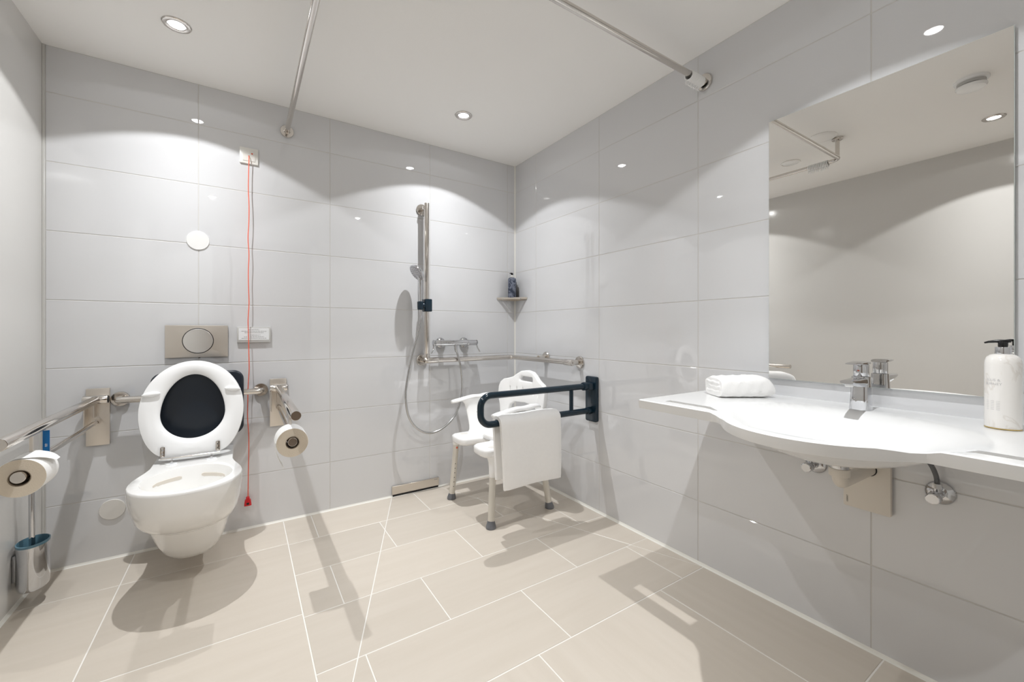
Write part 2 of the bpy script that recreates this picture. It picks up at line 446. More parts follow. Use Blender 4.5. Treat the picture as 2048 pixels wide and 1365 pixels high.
# silicone beads and edge profiles
def bead(p, q, n1, n2, r):
    p, q, n1, n2 = Vector(p), Vector(q), Vector(n1), Vector(n2)
    ring = lambda c: [c, c + n1 * r, c + n1 * r * 0.35 + n2 * r * 0.35, c + n2 * r]
    return MB().loft([ring(p), ring(q)])
struct('trim_1', bead((XL, 0, 0), (0, 0, 0), (0, -1, 0), (0, 0, 1), 0.009), 'silicone', 0)
struct('trim_2', bead((0, 0, 0), (0, YF, 0), (-1, 0, 0), (0, 0, 1), 0.011), 'silicone', 0)
struct('trim_3', bead((XL, 0, 0), (XL, YF, 0), (1, 0, 0), (0, 0, 1), 0.010), 'silicone', 0)
struct('trim_4', bead((0, 0, 0.01), (0, 0, CEIL), (-1, 0, 0), (0, -1, 0), 0.007), 'silicone', 0)
struct('trim_5', MB().box(XL, XL + 0.0085, -0.004, 0.004, 0.0, CEIL, 0.001, 1), 'steelgrey')
# unseen door behind the camera, invented dark to darken reflections in the chrome
door = struct('door_1', MB().box(-1.98, -1.06, YF + 0.0, YF + 0.035, 0.006, 2.03, 0.003, 1), 'door')
part('door_frame', MB().box(-2.06, -1.985, YF, YF + 0.05, 0, 2.11, 0.003, 1).box(-1.055, -0.98, YF, YF + 0.05, 0, 2.11, 0.003, 1).box(-2.06, -0.98, YF, YF + 0.05, 2.035, 2.11, 0.003, 1), 'steelgrey', door)
part('door_handle', MB().tube([(-1.12, YF + 0.03, 1.05), (-1.12, YF + 0.08, 1.05), (-1.135, YF + 0.09, 1.05), (-1.25, YF + 0.09, 1.05)], 0.0095, 14).cyl((-1.12, YF + 0.034, 1.05), (-1.12, YF + 0.042, 1.05), 0.026, 28, 0.002), 'steel', door)

# ------------------------------------------------------------------ ceiling: downlights, rail, detector, vents
def downlight(x, y, label):
    t = thing('ceiling_downlight', label, 'downlight', (x, y, CEIL), 'recessed ceiling downlights')
    part('trim_ring', MB().lathe([(0.048, 0.0), (0.0485, -0.002), (0.046, -0.0045), (0.036, -0.0055), (0.030, -0.004), (0.027, 0.0)], (x, y, CEIL)), 'steel', t)
    part('lens', MB().lathe([(0.0275, 0.0), (0.0275, -0.0015), (0.020, -0.0022), (0.001, -0.0024)], (x, y, CEIL)), 'lens', t)
    lo = bpy.data.objects.new('lamp', lamp_d); COL.objects.link(lo); lo.parent = t; lo.location = (0, 0, -0.0062)
DLAB = ['lit steel-ringed ceiling downlight above the toilet', 'lit steel-ringed ceiling downlight above the shower chair corner',
        'lit ceiling downlight near the left wall, seen only in the mirror', 'lit ceiling downlight above the washbasin, seen as a reflection on tiles']
for (x, y), lb in zip(DOWNLIGHTS, DLAB): downlight(x, y, lb)

RZ, RX, RY = 2.147, -1.512, -1.524
t = thing('curtain_rail', 'L-shaped brushed steel shower curtain rail hung under the ceiling', 'curtain rail', (RX, RY, RZ))
part('rail_tube', MB().tube([(RX, -0.012, RZ), (RX, RY + 0.05, RZ)] + arc((RX + 0.05, RY + 0.05, RZ), 0.05, 180, 270, 8, 'xy')[1:] + [(-0.012, RY, RZ)], 0.0125, 20), 'steel', t)
part('wall_flange', MB().lathe([(0.034, 0), (0.034, -0.006), (0.032, -0.009), (0.017, -0.011), (0.016, -0.03)], (RX, 0, RZ), 'y'), 'steel', t)
part('wall_flange', MB().lathe([(0.036, 0), (0.036, -0.007), (0.034, -0.010), (0.017, -0.012), (0.016, -0.03)], (0, RY, RZ), 'x'), 'steel', t)
part('ceiling_hanger', MB().cyl((RX + 0.012, RY + 0.012, RZ), (RX + 0.012, RY + 0.012, CEIL - 0.008), 0.0115, 20).lathe([(0.030, 0), (0.030, -0.012), (0.028, -0.014), (0.013, -0.015)], (RX + 0.012, RY + 0.012, CEIL)), 'steel', t)
def ring_at(pos, axis, label, group, tilt):
    mb = MB()
    n = 22; pts = []
    for i in range(n):
        a = 2 * pi * i / n; pts.append((0.0185 * cos(a), 0.0185 * sin(a) - 0.005))
    P = []
    for u, v in pts:
        P.append(Vector((0, u, v)) if axis == 'x' else Vector((u, 0, v)))
    mb.tube(P, 0.0034, 8, closed=True)
    tail = [(0, 0.004, -0.024), (0.001, 0.006, -0.033), (0.002, 0.001, -0.041)] if axis == 'x' else [(0.004, 0, -0.024), (0.006, 0.001, -0.033), (0.001, 0.002, -0.041)]
    mb.tube(tail, [0.0034, 0.0032, 0.003], 8)
    mb.xform(Matrix.Rotation(tilt, 4, axis.upper())); mb.xform(Matrix.Translation(pos))
    solo('curtain_ring', mb, 'plastic', label, 'curtain ring', group)
ORD = ['first', 'second', 'third', 'fourth', 'fifth', 'sixth', 'seventh', 'eighth', 'ninth', 'tenth', 'eleventh', 'twelfth', 'thirteenth']
for i in range(13):
    lb = 'white plastic curtain ring on the rail, %s ring out from the right wall' % ORD[i]
    ring_at((-0.026 - i * 0.0072, RY, RZ - 0.0005), 'x', lb, 'curtain rings by the right wall', 0.35 + random.uniform(-0.12, 0.12))
for i in range(13):
    lb = 'white plastic curtain ring seen in the mirror, %s ring from the rail corner' % ORD[i]
    ring_at((RX, RY + 0.068 + i * 0.0088, RZ - 0.0005), 'y', lb, 'curtain rings at the rail corner', random.uniform(-0.12, 0.12))
sx, sy = -1.312, -2.122
t = thing('smoke_detector', 'round white slotted smoke detector on the ceiling, seen in the mirror', 'smoke detector', (sx, sy, CEIL))
part('base_plate', MB().lathe([(0.062, 0), (0.062, -0.008), (0.060, -0.012), (0.052, -0.013)], (sx, sy, CEIL)), 'plastic', t)
part('vent_ring', MB().lathe([(0.050, -0.012), (0.050, -0.028), (0.046, -0.029)], (sx, sy, CEIL)), 'signholder', t)
part('dark_slot_ring', MB().lathe([(0.0475, -0.028), (0.0475, -0.034), (0.044, -0.034)], (sx, sy, CEIL)), 'dark', t)
part('cover', MB().lathe([(0.055, -0.033), (0.0555, -0.037), (0.050, -0.046), (0.035, -0.050), (0.001, -0.051)], (sx, sy, CEIL)), 'plastic', t)
solo('ceiling_valve', MB().lathe([(0.075, 0), (0.076, -0.004), (0.070, -0.010), (0.05, -0.0125), (0.001, -0.013)], (-1.40, -1.465, CEIL)), 'ceiling', 'round white flat ventilation disc on the ceiling beside the rail hanger', 'ceiling vent')
t = thing('ceiling_speaker', 'round white ceiling ring cover near the curtain rail, seen in the mirror', 'ceiling cover', (-1.68, -1.165, CEIL))
part('outer_ring', MB().torus((-1.68, -1.165, CEIL - 0.003), 0.058, 0.005, 'z', 36, 8), 'ceiling', t)
part('cover_disc', MB().lathe([(0.052, 0), (0.052, -0.003), (0.049, -0.005), (0.001, -0.006)], (-1.68, -1.165, CEIL)), 'plastic', t)

# ------------------------------------------------------------------ back wall: small fittings
# emergency pull switch
x0, z0 = -1.6895, 1.9695
t = thing('emergency_pull_switch', 'white square pull-cord switch with long red cord and red pull handle', 'emergency switch', (x0, 0, 0.135))
part('frame_plate', MB().poly([Vector((x0 + u, 0, z0 + v)) for u, v in rrect(0.083, 0.083, 0.004, 4)], (0, -0.011, 0), 0.0015), 'switch', t)
part('centre_plate', MB().poly([Vector((x0 + u, -0.0095, z0 + v)) for u, v in rrect(0.056, 0.056, 0.002, 3)], (0, -0.004, 0), 0.001), 'switch', t)
part('signal_lens', MB().lathe([(0.004, 0), (0.004, -0.001), (0.001, -0.0016)], (x0 + 0.014, -0.0135, z0 + 0.012), 'y', 16), 'redbutton', t)
part('cord_hole', MB().lathe([(0.0032, 0), (0.003, -0.0008), (0.001, -0.001)], (x0, -0.0134, z0 - 0.002), 'y', 14), 'dark', t)
cp = [(x0, -0.013, z0 - 0.002), (x0, -0.026, z0 - 0.008), (x0, -0.03, z0 - 0.03)]
zz = z0 - 0.1
while zz > 0.19:
    cp.append((x0 + random.uniform(-0.0035, 0.0035) - 0.004 * (z0 - zz) / 1.8 * 1.0, -0.031 + random.uniform(-0.003, 0.003), zz)); zz -= 0.085
cp.append((x0 - 0.004, -0.031, 0.175))
part('pull_cord', MB().tube(catmull(cp, 4), 0.0021, 8), 'cord', t)
hx = x0 - 0.005
hb = MB().loft([[Vector((hx + u * k, -0.031 + v * k, z)) for u, v in rrect(0.032, 0.028, 0.004, 2)] for k, z in ((1.0, 0.135), (1.02, 0.138), (0.86, 0.158), (0.8, 0.163))])
hb.loft([[Vector((hx + u * k, -0.031 + v * k, z)) for u, v in rrect(0.017, 0.017, 0.003, 2)] for k, z in ((1, 0.160), (0.95, 0.176), (0.7, 0.179))])
hd = part('pull_handle', hb, 'red', t)
part('handle_recess', MB().poly([Vector((hx + u, -0.0453 - 0.0006, 0.147 + v)) for u, v in rrect(0.012, 0.010, 0.002, 2)], (0, -0.0008, 0)), 'dark', hd)
# info sign
t = thing('information_sign', 'small printed white sign in a clear holder on the tiles behind the red cord', 'sign', (-1.6665, 0, 0.985))
part('holder', MB().poly([Vector((-1.6665 + u, 0, 1.0255 + v)) for u, v in rrect(0.151, 0.081, 0.002, 2)], (0, -0.012, 0), 0.001), 'signholder', t)
pp = part('paper_insert', MB().box(-1.6665 - 0.068, -1.6665 + 0.068, -0.0128, -0.012, 0.998, 1.060), 'sign', t, smooth=0)
TX = lambda x, y, z, s=1: Matrix.Translation((x, y, z)) @ Matrix.Rotation(pi / 2, 4, 'X')
mbt = MB().text('IM NOTFALL', TX(-1.6665, -0.0132, 1.052), 0.0085).text('IN EMERGENCY', TX(-1.6665, -0.0132, 1.023), 0.0085)
for zz, w in ((1.044, 0.112), (1.036, 0.086), (1.0145, 0.09), (1.0065, 0.112)):
    x = -w / 2
    while x < w / 2:
        l = random.uniform(0.004, 0.011); mbt.box(-1.6665 + x, -1.6665 + min(x + l, w / 2), -0.0133, -0.0131, zz - 0.0011, zz + 0.0011); x += l + 0.002
part('printed_text', mbt, 'ink', pp, smooth=0)
# round blanking covers
solo('cover_disc', MB().lathe([(0.0465, 0), (0.0465, -0.003), (0.0455, -0.0045), (0.001, -0.005)], (-1.9045, 0, 1.4985), 'y', 48), 'disc', 'round white blanking disc on the tiles above the flush plate', 'cover disc')
solo('cover_disc', MB().lathe([(0.0455, 0), (0.0455, -0.005), (0.0445, -0.0065), (0.001, -0.007)], (-2.2175, 0, 0.226), 'y', 48), 'disc2', 'round white blanking disc low on the tiles left of the toilet', 'cover disc')
# flush plate
fx, fz = -1.906, 0.993
t = thing('flush_plate', 'brushed steel flush plate with oval button above the toilet', 'flush plate', (fx, 0, fz - 0.08))
part('plate', MB().poly([Vector((fx + u, 0, fz + v)) for u, v in rrect(0.251, 0.160, 0.004, 4)], (0, -0.012, 0), 0.002), 'steelplate', t)
part('button_gap', MB().lathe([(0.0635, -0.0115), (0.0635, -0.0128), (0.001, -0.0128)], (fx + 0.003, 0, fz + 0.003), 'y', 56, 1.0, 1.0), 'dark', t)
part('oval_button', MB().lathe([(0.0600, -0.012), (0.0600, -0.0160), (0.0590, -0.0172), (0.04, -0.0180), (0.001, -0.0182)], (fx + 0.003, 0, fz + 0.003), 'y', 56), 'satin', t)
part('plate_screw', MB().cyl((fx + 0.008, -0.006, fz - 0.083), (fx + 0.008, -0.006, fz - 0.078), 0.003, 10), 'dark', t)

# ------------------------------------------------------------------ toilet with raised seat
TXc = -1.902
def toilet_ring(w, f, back, yb, z, n=48, wb=None, ywide=-0.47):
    """plan outline: straight narrow back from the wall, rounded wide front.  w half width, f front y, wb half width at the back"""
    wb = wb if wb is not None else w * 0.82
    pts = []
    # right half from back to front
    def half(t):
        # t 0..1 from back to front tip
        y = yb + (f - yb) * t
        if y > -0.26: hw = wb
        elif y > ywide:
            s = (y + 0.26) / (ywide + 0.26); s = s * s * (3 - 2 * s); hw = wb + (w - wb) * s
        else:
            s = (y - ywide) / (f - ywide); hw = w * sqrt(max(0.0, 1 - s ** 2.25))
        return y, hw
    ts = [0, 0.06, 0.14, 0.24, 0.34, 0.42, 0.5, 0.57, 0.64, 0.71, 0.77, 0.83, 0.88, 0.92, 0.955, 0.98, 0.995]
    R = [half(q) for q in ts]
    for y, hw in R: pts.append(Vector((TXc + hw, y, z)))
    pts.append(Vector((TXc, f, z)))
    for y, hw in R[::-1]: pts.append(Vector((TXc - hw, y, z)))
    return pts
t = thing('toilet', 'white wall-hung toilet with its seat raised against the dark back pad', 'toilet', (TXc, -0.35, 0.06))
def tr(w, f, z, wb, yw=-0.47): return toilet_ring(w, f, 0, 0.0, z, wb=wb, ywide=yw)
body = MB()
ZT = 0.455
outer = [tr(0.020, -0.290, 0.056, 0.018, -0.27), tr(0.050, -0.325, 0.060, 0.045, -0.28), tr(0.078, -0.362, 0.078, 0.065, -0.29), tr(0.100, -0.405, 0.110, 0.09, -0.30), tr(0.118, -0.445, 0.155, 0.105, -0.32), tr(0.132, -0.485, 0.205, 0.115, -0.33), tr(0.141, -0.513, 0.240, 0.12, -0.34), tr(0.1435, -0.520, 0.2485, 0.124, -0.35),
         tr(0.147, -0.531, 0.250, 0.126, -0.36), tr(0.157, -0.572, 0.272, 0.13, -0.40), tr(0.170, -0.620, 0.310, 0.135, -0.43), tr(0.179, -0.652, 0.360, 0.14, -0.45), tr(0.1835, -0.668, 0.410, 0.145, -0.47), tr(0.1850, -0.673, 0.442, 0.147, -0.47), tr(0.1840, -0.6715, 0.4525, 0.1465, -0.47), tr(0.1815, -0.668, ZT, 0.145, -0.47)]
def oval(hw, yc, ly0, ly1, z):
    """inner opening matched point by point to toilet_ring (same vertex count)"""
    pts = []; n = 35
    for i in range(n):
        a = pi / 2 - 2 * pi * (i / (n - 1) * 0.94 + 0.03) + 0.0
        u = cos(a); v = sin(a)
        y = yc + (ly0 if v > 0 else ly1) * v
        pts.append(Vector((TXc + hw * u * (1 - 0.06 * max(v, 0)), y, z)))
    return pts
inner = [oval(0.150, -0.47, 0.165, 0.170, ZT - 0.001), oval(0.146, -0.47, 0.160, 0.166, ZT - 0.012), oval(0.140, -0.47, 0.150, 0.158, 0.40), oval(0.126, -0.46, 0.13, 0.14, 0.345), oval(0.095, -0.44, 0.10, 0.10, 0.285), oval(0.06, -0.41, 0.07, 0.07, 0.245), oval(0.03, -0.39, 0.04, 0.04, 0.235)]
body.loft(outer + inner, True, True)
bowl = part('bowl', body, 'ceramic', t, smooth=50)
# flush outlets inside the rim, seat hinges
for sgn in (-1, 1):
    pth = []
    for k in range(11):
        u = 0.036 + 0.088 * k / 10
        v = sqrt(max(0, 1 - (u / 0.1425) ** 2)); pth.append(Vector((TXc + sgn * u * (1 - 0.06 * v), -0.47 + 0.153 * v - 0.001, 0.413)))
    rings_ = []
    for k, p in enumerate(pth):
        h = 0.0075 if 0 < k < 10 else 0.004
        rings_.append([p + Vector((0, 0.004, h)), p + Vector((0, 0.004, -h)), p + Vector((0, -0.0018, -h)), p + Vector((0, -0.0018, h))])
    part('flush_outlet', MB().loft(rings_), 'offwhite', bowl)
# raised seat ring, built flat (u across, v from hinge) then turned up
HY, HZ = -0.222, 0.478
TILT = radians(11.0)
def seat_pt(u, v, h): return Vector((TXc - 0.006 + u, HY + v * sin(TILT) - h * cos(TILT), HZ + v * cos(TILT) + h * sin(TILT)))
def seat_out(k=0.0, n=64):
    pts = []
    for i in range(n):
        a = 2 * pi * i / n; c, s_ = cos(a), sin(a)
        hw = 0.196 - k
        if s_ >= 0: u = hw * c; v = 0.205 + (0.232 - k) * s_
        else:
            e = 0.62
            u = hw * (abs(c) ** 0.34) * (1 if c >= 0 else -1) * (1 - 0.16 * (-s_) ** 1.6); v = 0.205 - (0.205 - k) * (abs(s_) ** 0.9)
        pts.append((u, v))
    return pts
def seat_in(k=0.0, n=64):
    pts = []
    for i in range(n):
        a = 2 * pi * i / n; c, s_ = cos(a), sin(a)
        hw = 0.120 + k
        if s_ >= 0: u = hw * c * (1 - 0.05 * s_); v = 0.195 + (0.177 + k) * s_
        else: u = hw * c; v = 0.195 - (0.117 + k) * abs(s_)
        pts.append((u, v))
    return pts
seat = MB()
rings = []
for fn, k, h in ((seat_in, 0.0, 0.004), (seat_in, 0.003, 0.0005), (seat_in, 0.010, -0.001), (seat_out, 0.006, 0.0), (seat_out, 0.0015, 0.003), (seat_out, 0.0, 0.008), (seat_out, 0.002, 0.014), (seat_out, 0.02, 0.020), (seat_in, 0.03, 0.020), (seat_in, 0.006, 0.014), (seat_in, 0.0005, 0.009)):
    rings.append([seat_pt(u, v, h - 0.02) for u, v in fn(k)])
seat.loft(rings[::-1], closed=True)
# the underside faces the room: h negative is towards the room
st = part('seat_ring', seat, 'seat', t, smooth=50)
for u, v in ((-0.152, 0.287), (0.150, 0.292)):
    b = MB(); b.ball((0, 0, 0), 0.033, 0.010, 0.012)
    ang = -0.12 if u < 0 else 0.12
    b.xform(Matrix.Translation(seat_pt(u, v, 0.002)) @ Matrix.Rotation(ang, 4, 'Y'))
    part('seat_buffer', b, 'seat', st)
for u in (-0.106, 0.094):
    hp = part('hinge_plate', MB().poly([seat_pt(u + a, 0.030 + b_, 0.0005) for a, b_ in rrect(0.017, 0.046, 0.006, 4)], seat_pt(0, 0, 0.0045) - seat_pt(0, 0, 0.0005), 0.0008), 'steel', t)
    for v in (0.021, 0.038):
        part('hinge_screw', MB().tube([seat_pt(u, v, 0.0045), seat_pt(u, v, 0.006)], [0.0042, 0.003], 12), 'chrome', hp)
part('hinge_rod', MB().cyl(seat_pt(-0.113, 0.000, 0.005), seat_pt(0.101, 0.000, 0.005), 0.0030, 14), 'steel', t)
for u in (-0.078, 0.065):
    part('hinge_post', MB().cyl((TXc + u, -0.243, ZT - 0.002), (TXc + u, -0.243, ZT + 0.020), 0.0055, 16, 0.001), 'chrome', t)
    part('hinge_base', MB().cyl((TXc + u, -0.243, ZT - 0.002), (TXc + u, -0.243, ZT + 0.0035), 0.020, 28, 0.0012), 'seat', t)

# back support: steel bar with navy pad
t = thing('back_support', 'navy back cushion on a short steel wall bar behind the toilet', 'back support', (-1.913, 0, 0.52))
part('support_bar', MB().tube([(-2.19, -0.012, 0.731)] + [(-2.19, -0.045, 0.731), (-2.185, -0.058, 0.731), (-2.172, -0.062, 0.731), (-1.654, -0.062, 0.731), (-1.641, -0.058, 0.731), (-1.636, -0.045, 0.731), (-1.636, -0.012, 0.731)], 0.0155, 20), 'steel', t)
for x in (-2.19, -1.636):
    part('wall_flange', MB().lathe([(0.034, 0), (0.034, -0.010), (0.032, -0.013), (0.016, -0.014)], (x, 0, 0.731), 'y'), 'steel', t)
part('cushion', MB().poly([Vector((-1.892 + u, -0.082, 0.690 + v)) for u, v in rrect(0.360, 0.318, 0.045, 8)], (0, -0.032, 0), 0.010, 4), 'navypad', t)
for x in (-2.0, -1.78): part('cushion_clamp', MB().box(x - 0.02, x + 0.02, -0.084, -0.044, 0.712, 0.750, 0.004), 'navypad', t)

# fold-down support rails with roll holders
def support_rail(x, label, labelroll, tail):
    t = thing('fold_down_rail', label, 'support rail', (x, 0, 0.53), 'fold-down rails beside the toilet')
    part('wall_plate', MB().poly([Vector((x + u, 0, 0.657 + v)) for u, v in rrect(0.079, 0.257, 0.003, 3)], (0, -0.014, 0), 0.0015), 'steelplate', t)
    hb_ = part('hinge_barrel', MB().cyl((x - 0.041, -0.046, 0.739), (x + 0.041, -0.046, 0.739), 0.0195, 28, 0.002).box(x - 0.036, x + 0.036, -0.04, -0.010, 0.725, 0.752, 0.004), 'steel', t)
    part('barrel_cap', MB().lathe([(0.0155, 0.0415), (0.0150, 0.0428), (0.001, 0.0432)], (x, -0.046, 0.739), 'x', 24), 'dark', hb_)
    part('bracket_cheek', MB().box(x - 0.036, x - 0.032, -0.062, -0.010, 0.615, 0.745, 0.001, 1).box(x - 0.008, x - 0.004, -0.05, -0.010, 0.66, 0.735, 0.001, 1), 'steelplate', t)
    part('top_tube', MB().cyl((x, -0.05, 0.738), (x, -0.918, 0.738), 0.0175, 28, 0.0012), 'steel', t)
    part('lower_tube', MB().tube([(x, -0.012, 0.637), (x, -0.60, 0.637), (x, -0.665, 0.6375), (x, -0.69, 0.638)], 0.0105, 18).cyl((x, -0.012, 0.637), (x, -0.052, 0.637), 0.0125, 18), 'steel', t)
    part('hanger_strap', MB().box(x - 0.0045, x + 0.0045, -0.712, -0.672, 0.60, 0.735, 0.001, 1), 'steelplate', t)
    part('roll_spindle', MB().cyl((x, -0.69, 0.617), (x, -0.802, 0.617), 0.0165, 26, 0.0012), 'steel', t)
    # roll hangs on the spindle
    rx, rz, y0, y1, R, r = x, 0.6125, -0.693, -0.792, 0.0555, 0.0230
    q = thing('toilet_roll', labelroll, 'toilet roll', (rx, (y0 + y1) / 2, rz - R), 'toilet rolls on the support rails')
    part('paper_wrap', MB().lathe([(R - 0.001, y0), (R, y0 - 0.002), (R, y1 + 0.002), (R - 0.001, y1), (R - 0.002, y1 + 0.001), (R - 0.002, y0 - 0.001)], (rx, 0, rz), 'y', 56, closed=True), 'paper', q)
    part('paper_end', MB().lathe([(R - 0.0008, y1 - 0.0003), (r + 0.001, y1 - 0.0005), (r, y1 + 0.001), (r, y0 - 0.0005), (R - 0.001, y0 + 0.0004)], (rx, 0, rz), 'y', 56, closed=True), 'paperend', q, 'beige cut end of the roll')
    part('core_tube', MB().loft([[Vector((rx + rr * cos(2 * pi * j / 32), y, rz + rr * sin(2 * pi * j / 32))) for j in range(32)] for rr, y in ((r - 0.0004, y1 + 0.0012), (r - 0.0004, y0 - 0.001), (r - 0.0014, y0 - 0.001), (r - 0.0014, y1 + 0.0012))], closed=True), 'card', q)
    tm = MB()
    if tail == 'fold':   # end folded to a point, lying over the top of the roll
        pts = []
        ring = []
        for k in range(9):
            a = radians(112 - k * 11)
            ring.append((rx + (R + 0.0012 + 0.0005 * k) * cos(a), rz + (R + 0.0012 + 0.0005 * k) * sin(a)))
        fr, bk = y1 + 0.001, y0 - 0.001
        ex, ez = ring[-1]
        for h in (0.0, 0.0012):
            pass
        b = tm.bm
        top = []
        for k, (u, v) in enumerate(ring):
            w = 1.0 if k < 4 else 1.0 - (k - 3) / 6.5
            ymid = (fr + bk) / 2 + 0.012
            f_ = ymid + (fr - ymid) * w; b_ = ymid + (bk - ymid) * (0.4 + 0.6 * w)
            lift = 0.0 if k < 5 else 0.0016 * (k - 4)
            top.append([Vector((u + lift, f_, v + lift)), Vector((u + lift, b_, v + lift)), Vector((u + lift + 0.0009, b_, v + lift + 0.0009)), Vector((u + lift + 0.0009, f_, v + lift + 0.0009))])
        tm.loft(top)
    else:                # loose end hanging behind, curling inwards
        top = []
        for k in range(13):
            s_ = k / 12
            u = rx - R - 0.0012 + 0.028 * s_ ** 2.2; v = rz + 0.005 - 0.105 * s_
            tw = 0.010 * s_
            top.append([Vector((u, y1 + 0.001 + tw * 2.2, v)), Vector((u, y0 - 0.001, v)), Vector((u + 0.0008, y0 - 0.001, v + 0.0002)), Vector((u + 0.0008, y1 + 0.001 + tw * 2.2, v + 0.0002))])
        tm.loft(top)
    part('loose_sheet', tm, 'paper', q)
    return t
support_rail(-2.264, 'steel fold-down support rail left of the toilet, closest to the left wall', 'white toilet roll with pointed folded end on the left support rail', 'fold')
support_rail(-1.555, 'steel fold-down support rail right of the toilet beside the red cord', 'white toilet roll with a loose hanging sheet on the right support rail', 'hang')
# blue tag on the left rail
t = thing('blue_tag', 'narrow blue card tag hanging from the left support rail above the roll', 'tag', (-2.258, -0.63, 0.63))
c_ = part('card', MB().box(-2.2625, -2.2465, -0.6306, -0.6294, 0.622, 0.7195), 'blue', t, smooth=0)
part('printed_mark', MB().box(-2.2575, -2.2515, -0.6309, -0.6305, 0.673, 0.675).box(-2.2575, -2.2515, -0.6309, -0.6305, 0.668, 0.670).box(-2.256, -2.2547, -0.6309, -0.6305, 0.666, 0.677), 'sign', c_, smooth=0)

# toilet brush on the left wall
bx, by = XL + 0.050, -0.262
t = thing('toilet_brush_set', 'chrome oval toilet brush holder with tall handle on the left wall', 'toilet brush', (bx, by, 0.065))
rp = lambda k, z, n=40: [Vector((bx + 0.043 * k * cos(2 * pi * j / n), by + 0.060 * k * sin(2 * pi * j / n), z)) for j in range(n)]
part('holder', MB().loft([rp(0.90, 0.066), rp(0.97, 0.070), rp(1.0, 0.080), rp(1.0, 0.236), rp(0.96, 0.238), rp(0.95, 0.235), rp(0.93, 0.09), rp(0.2, 0.085)]), 'chrome', t)
part('liner', MB().loft([rp(1.015, 0.232), rp(1.02, 0.240), rp(0.95, 0.241), rp(0.93, 0.238), rp(0.90, 0.10), rp(0.1, 0.098)], False, True), 'bluegrey', t)
part('handle', MB().tube([(bx - 0.004, by + 0.004, 0.20), (bx - 0.006, by + 0.005, 0.46), (bx - 0.006, by + 0.005, 0.475)], [0.0085, 0.0085, 0.005], 16), 'chrome', t)
part('brush_head', MB().lathe([(0.010, 0.20), (0.028, 0.19), (0.030, 0.12), (0.02, 0.11), (0.001, 0.109)], (bx - 0.004, by + 0.004, 0), 'z', 24), 'bristle', t)
part('wall_bracket', MB().box(XL, XL + 0.02, by - 0.02, by + 0.02, 0.10, 0.20, 0.003), 'chrome', t)

# ------------------------------------------------------------------ shower
GZ = 0.8555
t = thing('shower_grab_rail', 'brushed steel corner grab rail with a tall vertical shower bar', 'grab rail', (-0.735, 0, 0.82))
part('horizontal_bar', MB().tube([(-0.700, -0.07, GZ), (-0.105, -0.07, GZ)] + arc((-0.105, -0.105, GZ), 0.035, 90, 0, 8, 'xy')[1:] + [(-0.07, -0.665, GZ)], 0.0165, 20), 'steel', t)
part('vertical_bar', MB().cyl((-0.727, -0.07, 0.875), (-0.727, -0.07, 1.866), 0.0165, 24, 0.002), 'steel', t)
part('tee_joint', MB().cyl((-0.742, -0.07, GZ), (-0.648, -0.07, GZ), 0.0195, 24, 0.002).cyl((-0.727, -0.07, GZ), (-0.727, -0.07, 0.90), 0.019, 24, 0.002), 'steel', t)
part('end_joint', MB().cyl((-0.07, -0.655, GZ), (-0.07, -0.728, GZ), 0.0195, 24, 0.002), 'steel', t)
for (x, z) in ((-0.735, GZ), (-0.735, 1.838)):
    part('wall_flange', MB().lathe([(0.0365, 0), (0.0365, -0.008), (0.034, -0.011), (0.0155, -0.012), (0.0145, -0.07)], (x, 0, z), 'y'), 'steel', t)
for (y, z) in ((-0.384, GZ + 0.012), (-0.716, GZ)):
    part('wall_flange', MB().lathe([(0.0365, 0), (0.0365, -0.008), (0.034, -0.011), (0.0155, -0.012), (0.0145, -0.07)], (0, y, z), 'x'), 'steel', t)
part('shower_slider', MB().poly([Vector((-0.731 + u, -0.118, 1.208 + v)) for u, v in rrect(0.046, 0.080, 0.006, 3)], (0, 0.066, 0), 0.004).cyl((-0.735, -0.10, 1.208), (-0.770, -0.100, 1.208), 0.015, 20, 0.003), 'navy', t, 'navy sliding holder for the hand shower')
part('shower_cradle', MB().loft([[Vector((-0.779 + k * 0.0195 * cos(2 * pi * j / 22), -0.098 + k * 0.0195 * sin(2 * pi * j / 22), z)) for j in range(22)] for k, z in ((0.75, 1.178), (1, 1.182), (1.05, 1.228), (0.8, 1.232), (0.78, 1.2), (0.7, 1.19))]), 'navy', t)
# hand shower
t = thing('hand_shower', 'chrome hand shower with round head held by the navy slider', 'hand shower', (-0.779, -0.098, 1.19))
ax = Vector((-0.03, -0.01, 1.0)).normalized()
p0 = Vector((-0.776, -0.098, 1.165))
part('handle', MB().tube([p0, p0 + ax * 0.03, p0 + ax * 0.10, p0 + ax * 0.175, p0 + ax * 0.205 + Vector((0.002, 0, 0))], [0.0115, 0.0135, 0.0125, 0.0135, 0.010], 18), 'chrome', t)
nrm = Vector((-0.78, -0.12, -0.60)).normalized()
hc = p0 + ax * 0.245 + Vector((-0.021, -0.006, 0))
def disc_frame(c, n_):
    z = n_.normalized(); x = z.cross(Vector((0, 0, 1))).normalized(); y = z.cross(x)
    m_ = Matrix.Identity(4)
    for i in range(3): m_[i][0] = x[i]; m_[i][1] = y[i]; m_[i][2] = z[i]; m_[i][3] = c[i]
    return m_
mf = disc_frame(hc, nrm)
hd = part('head', MB().lathe([(0.010, -0.026), (0.030, -0.021), (0.052, -0.010), (0.0575, 0.0), (0.057, 0.006), (0.054, 0.008)], (0, 0, 0), 'z', 40).xform(mf), 'chrome', t)
part('spray_face', MB().lathe([(0.0535, 0.0072), (0.051, 0.0092), (0.001, 0.0100)], (0, 0, 0), 'z', 36).xform(mf), 'spray', hd)
mbn = MB()
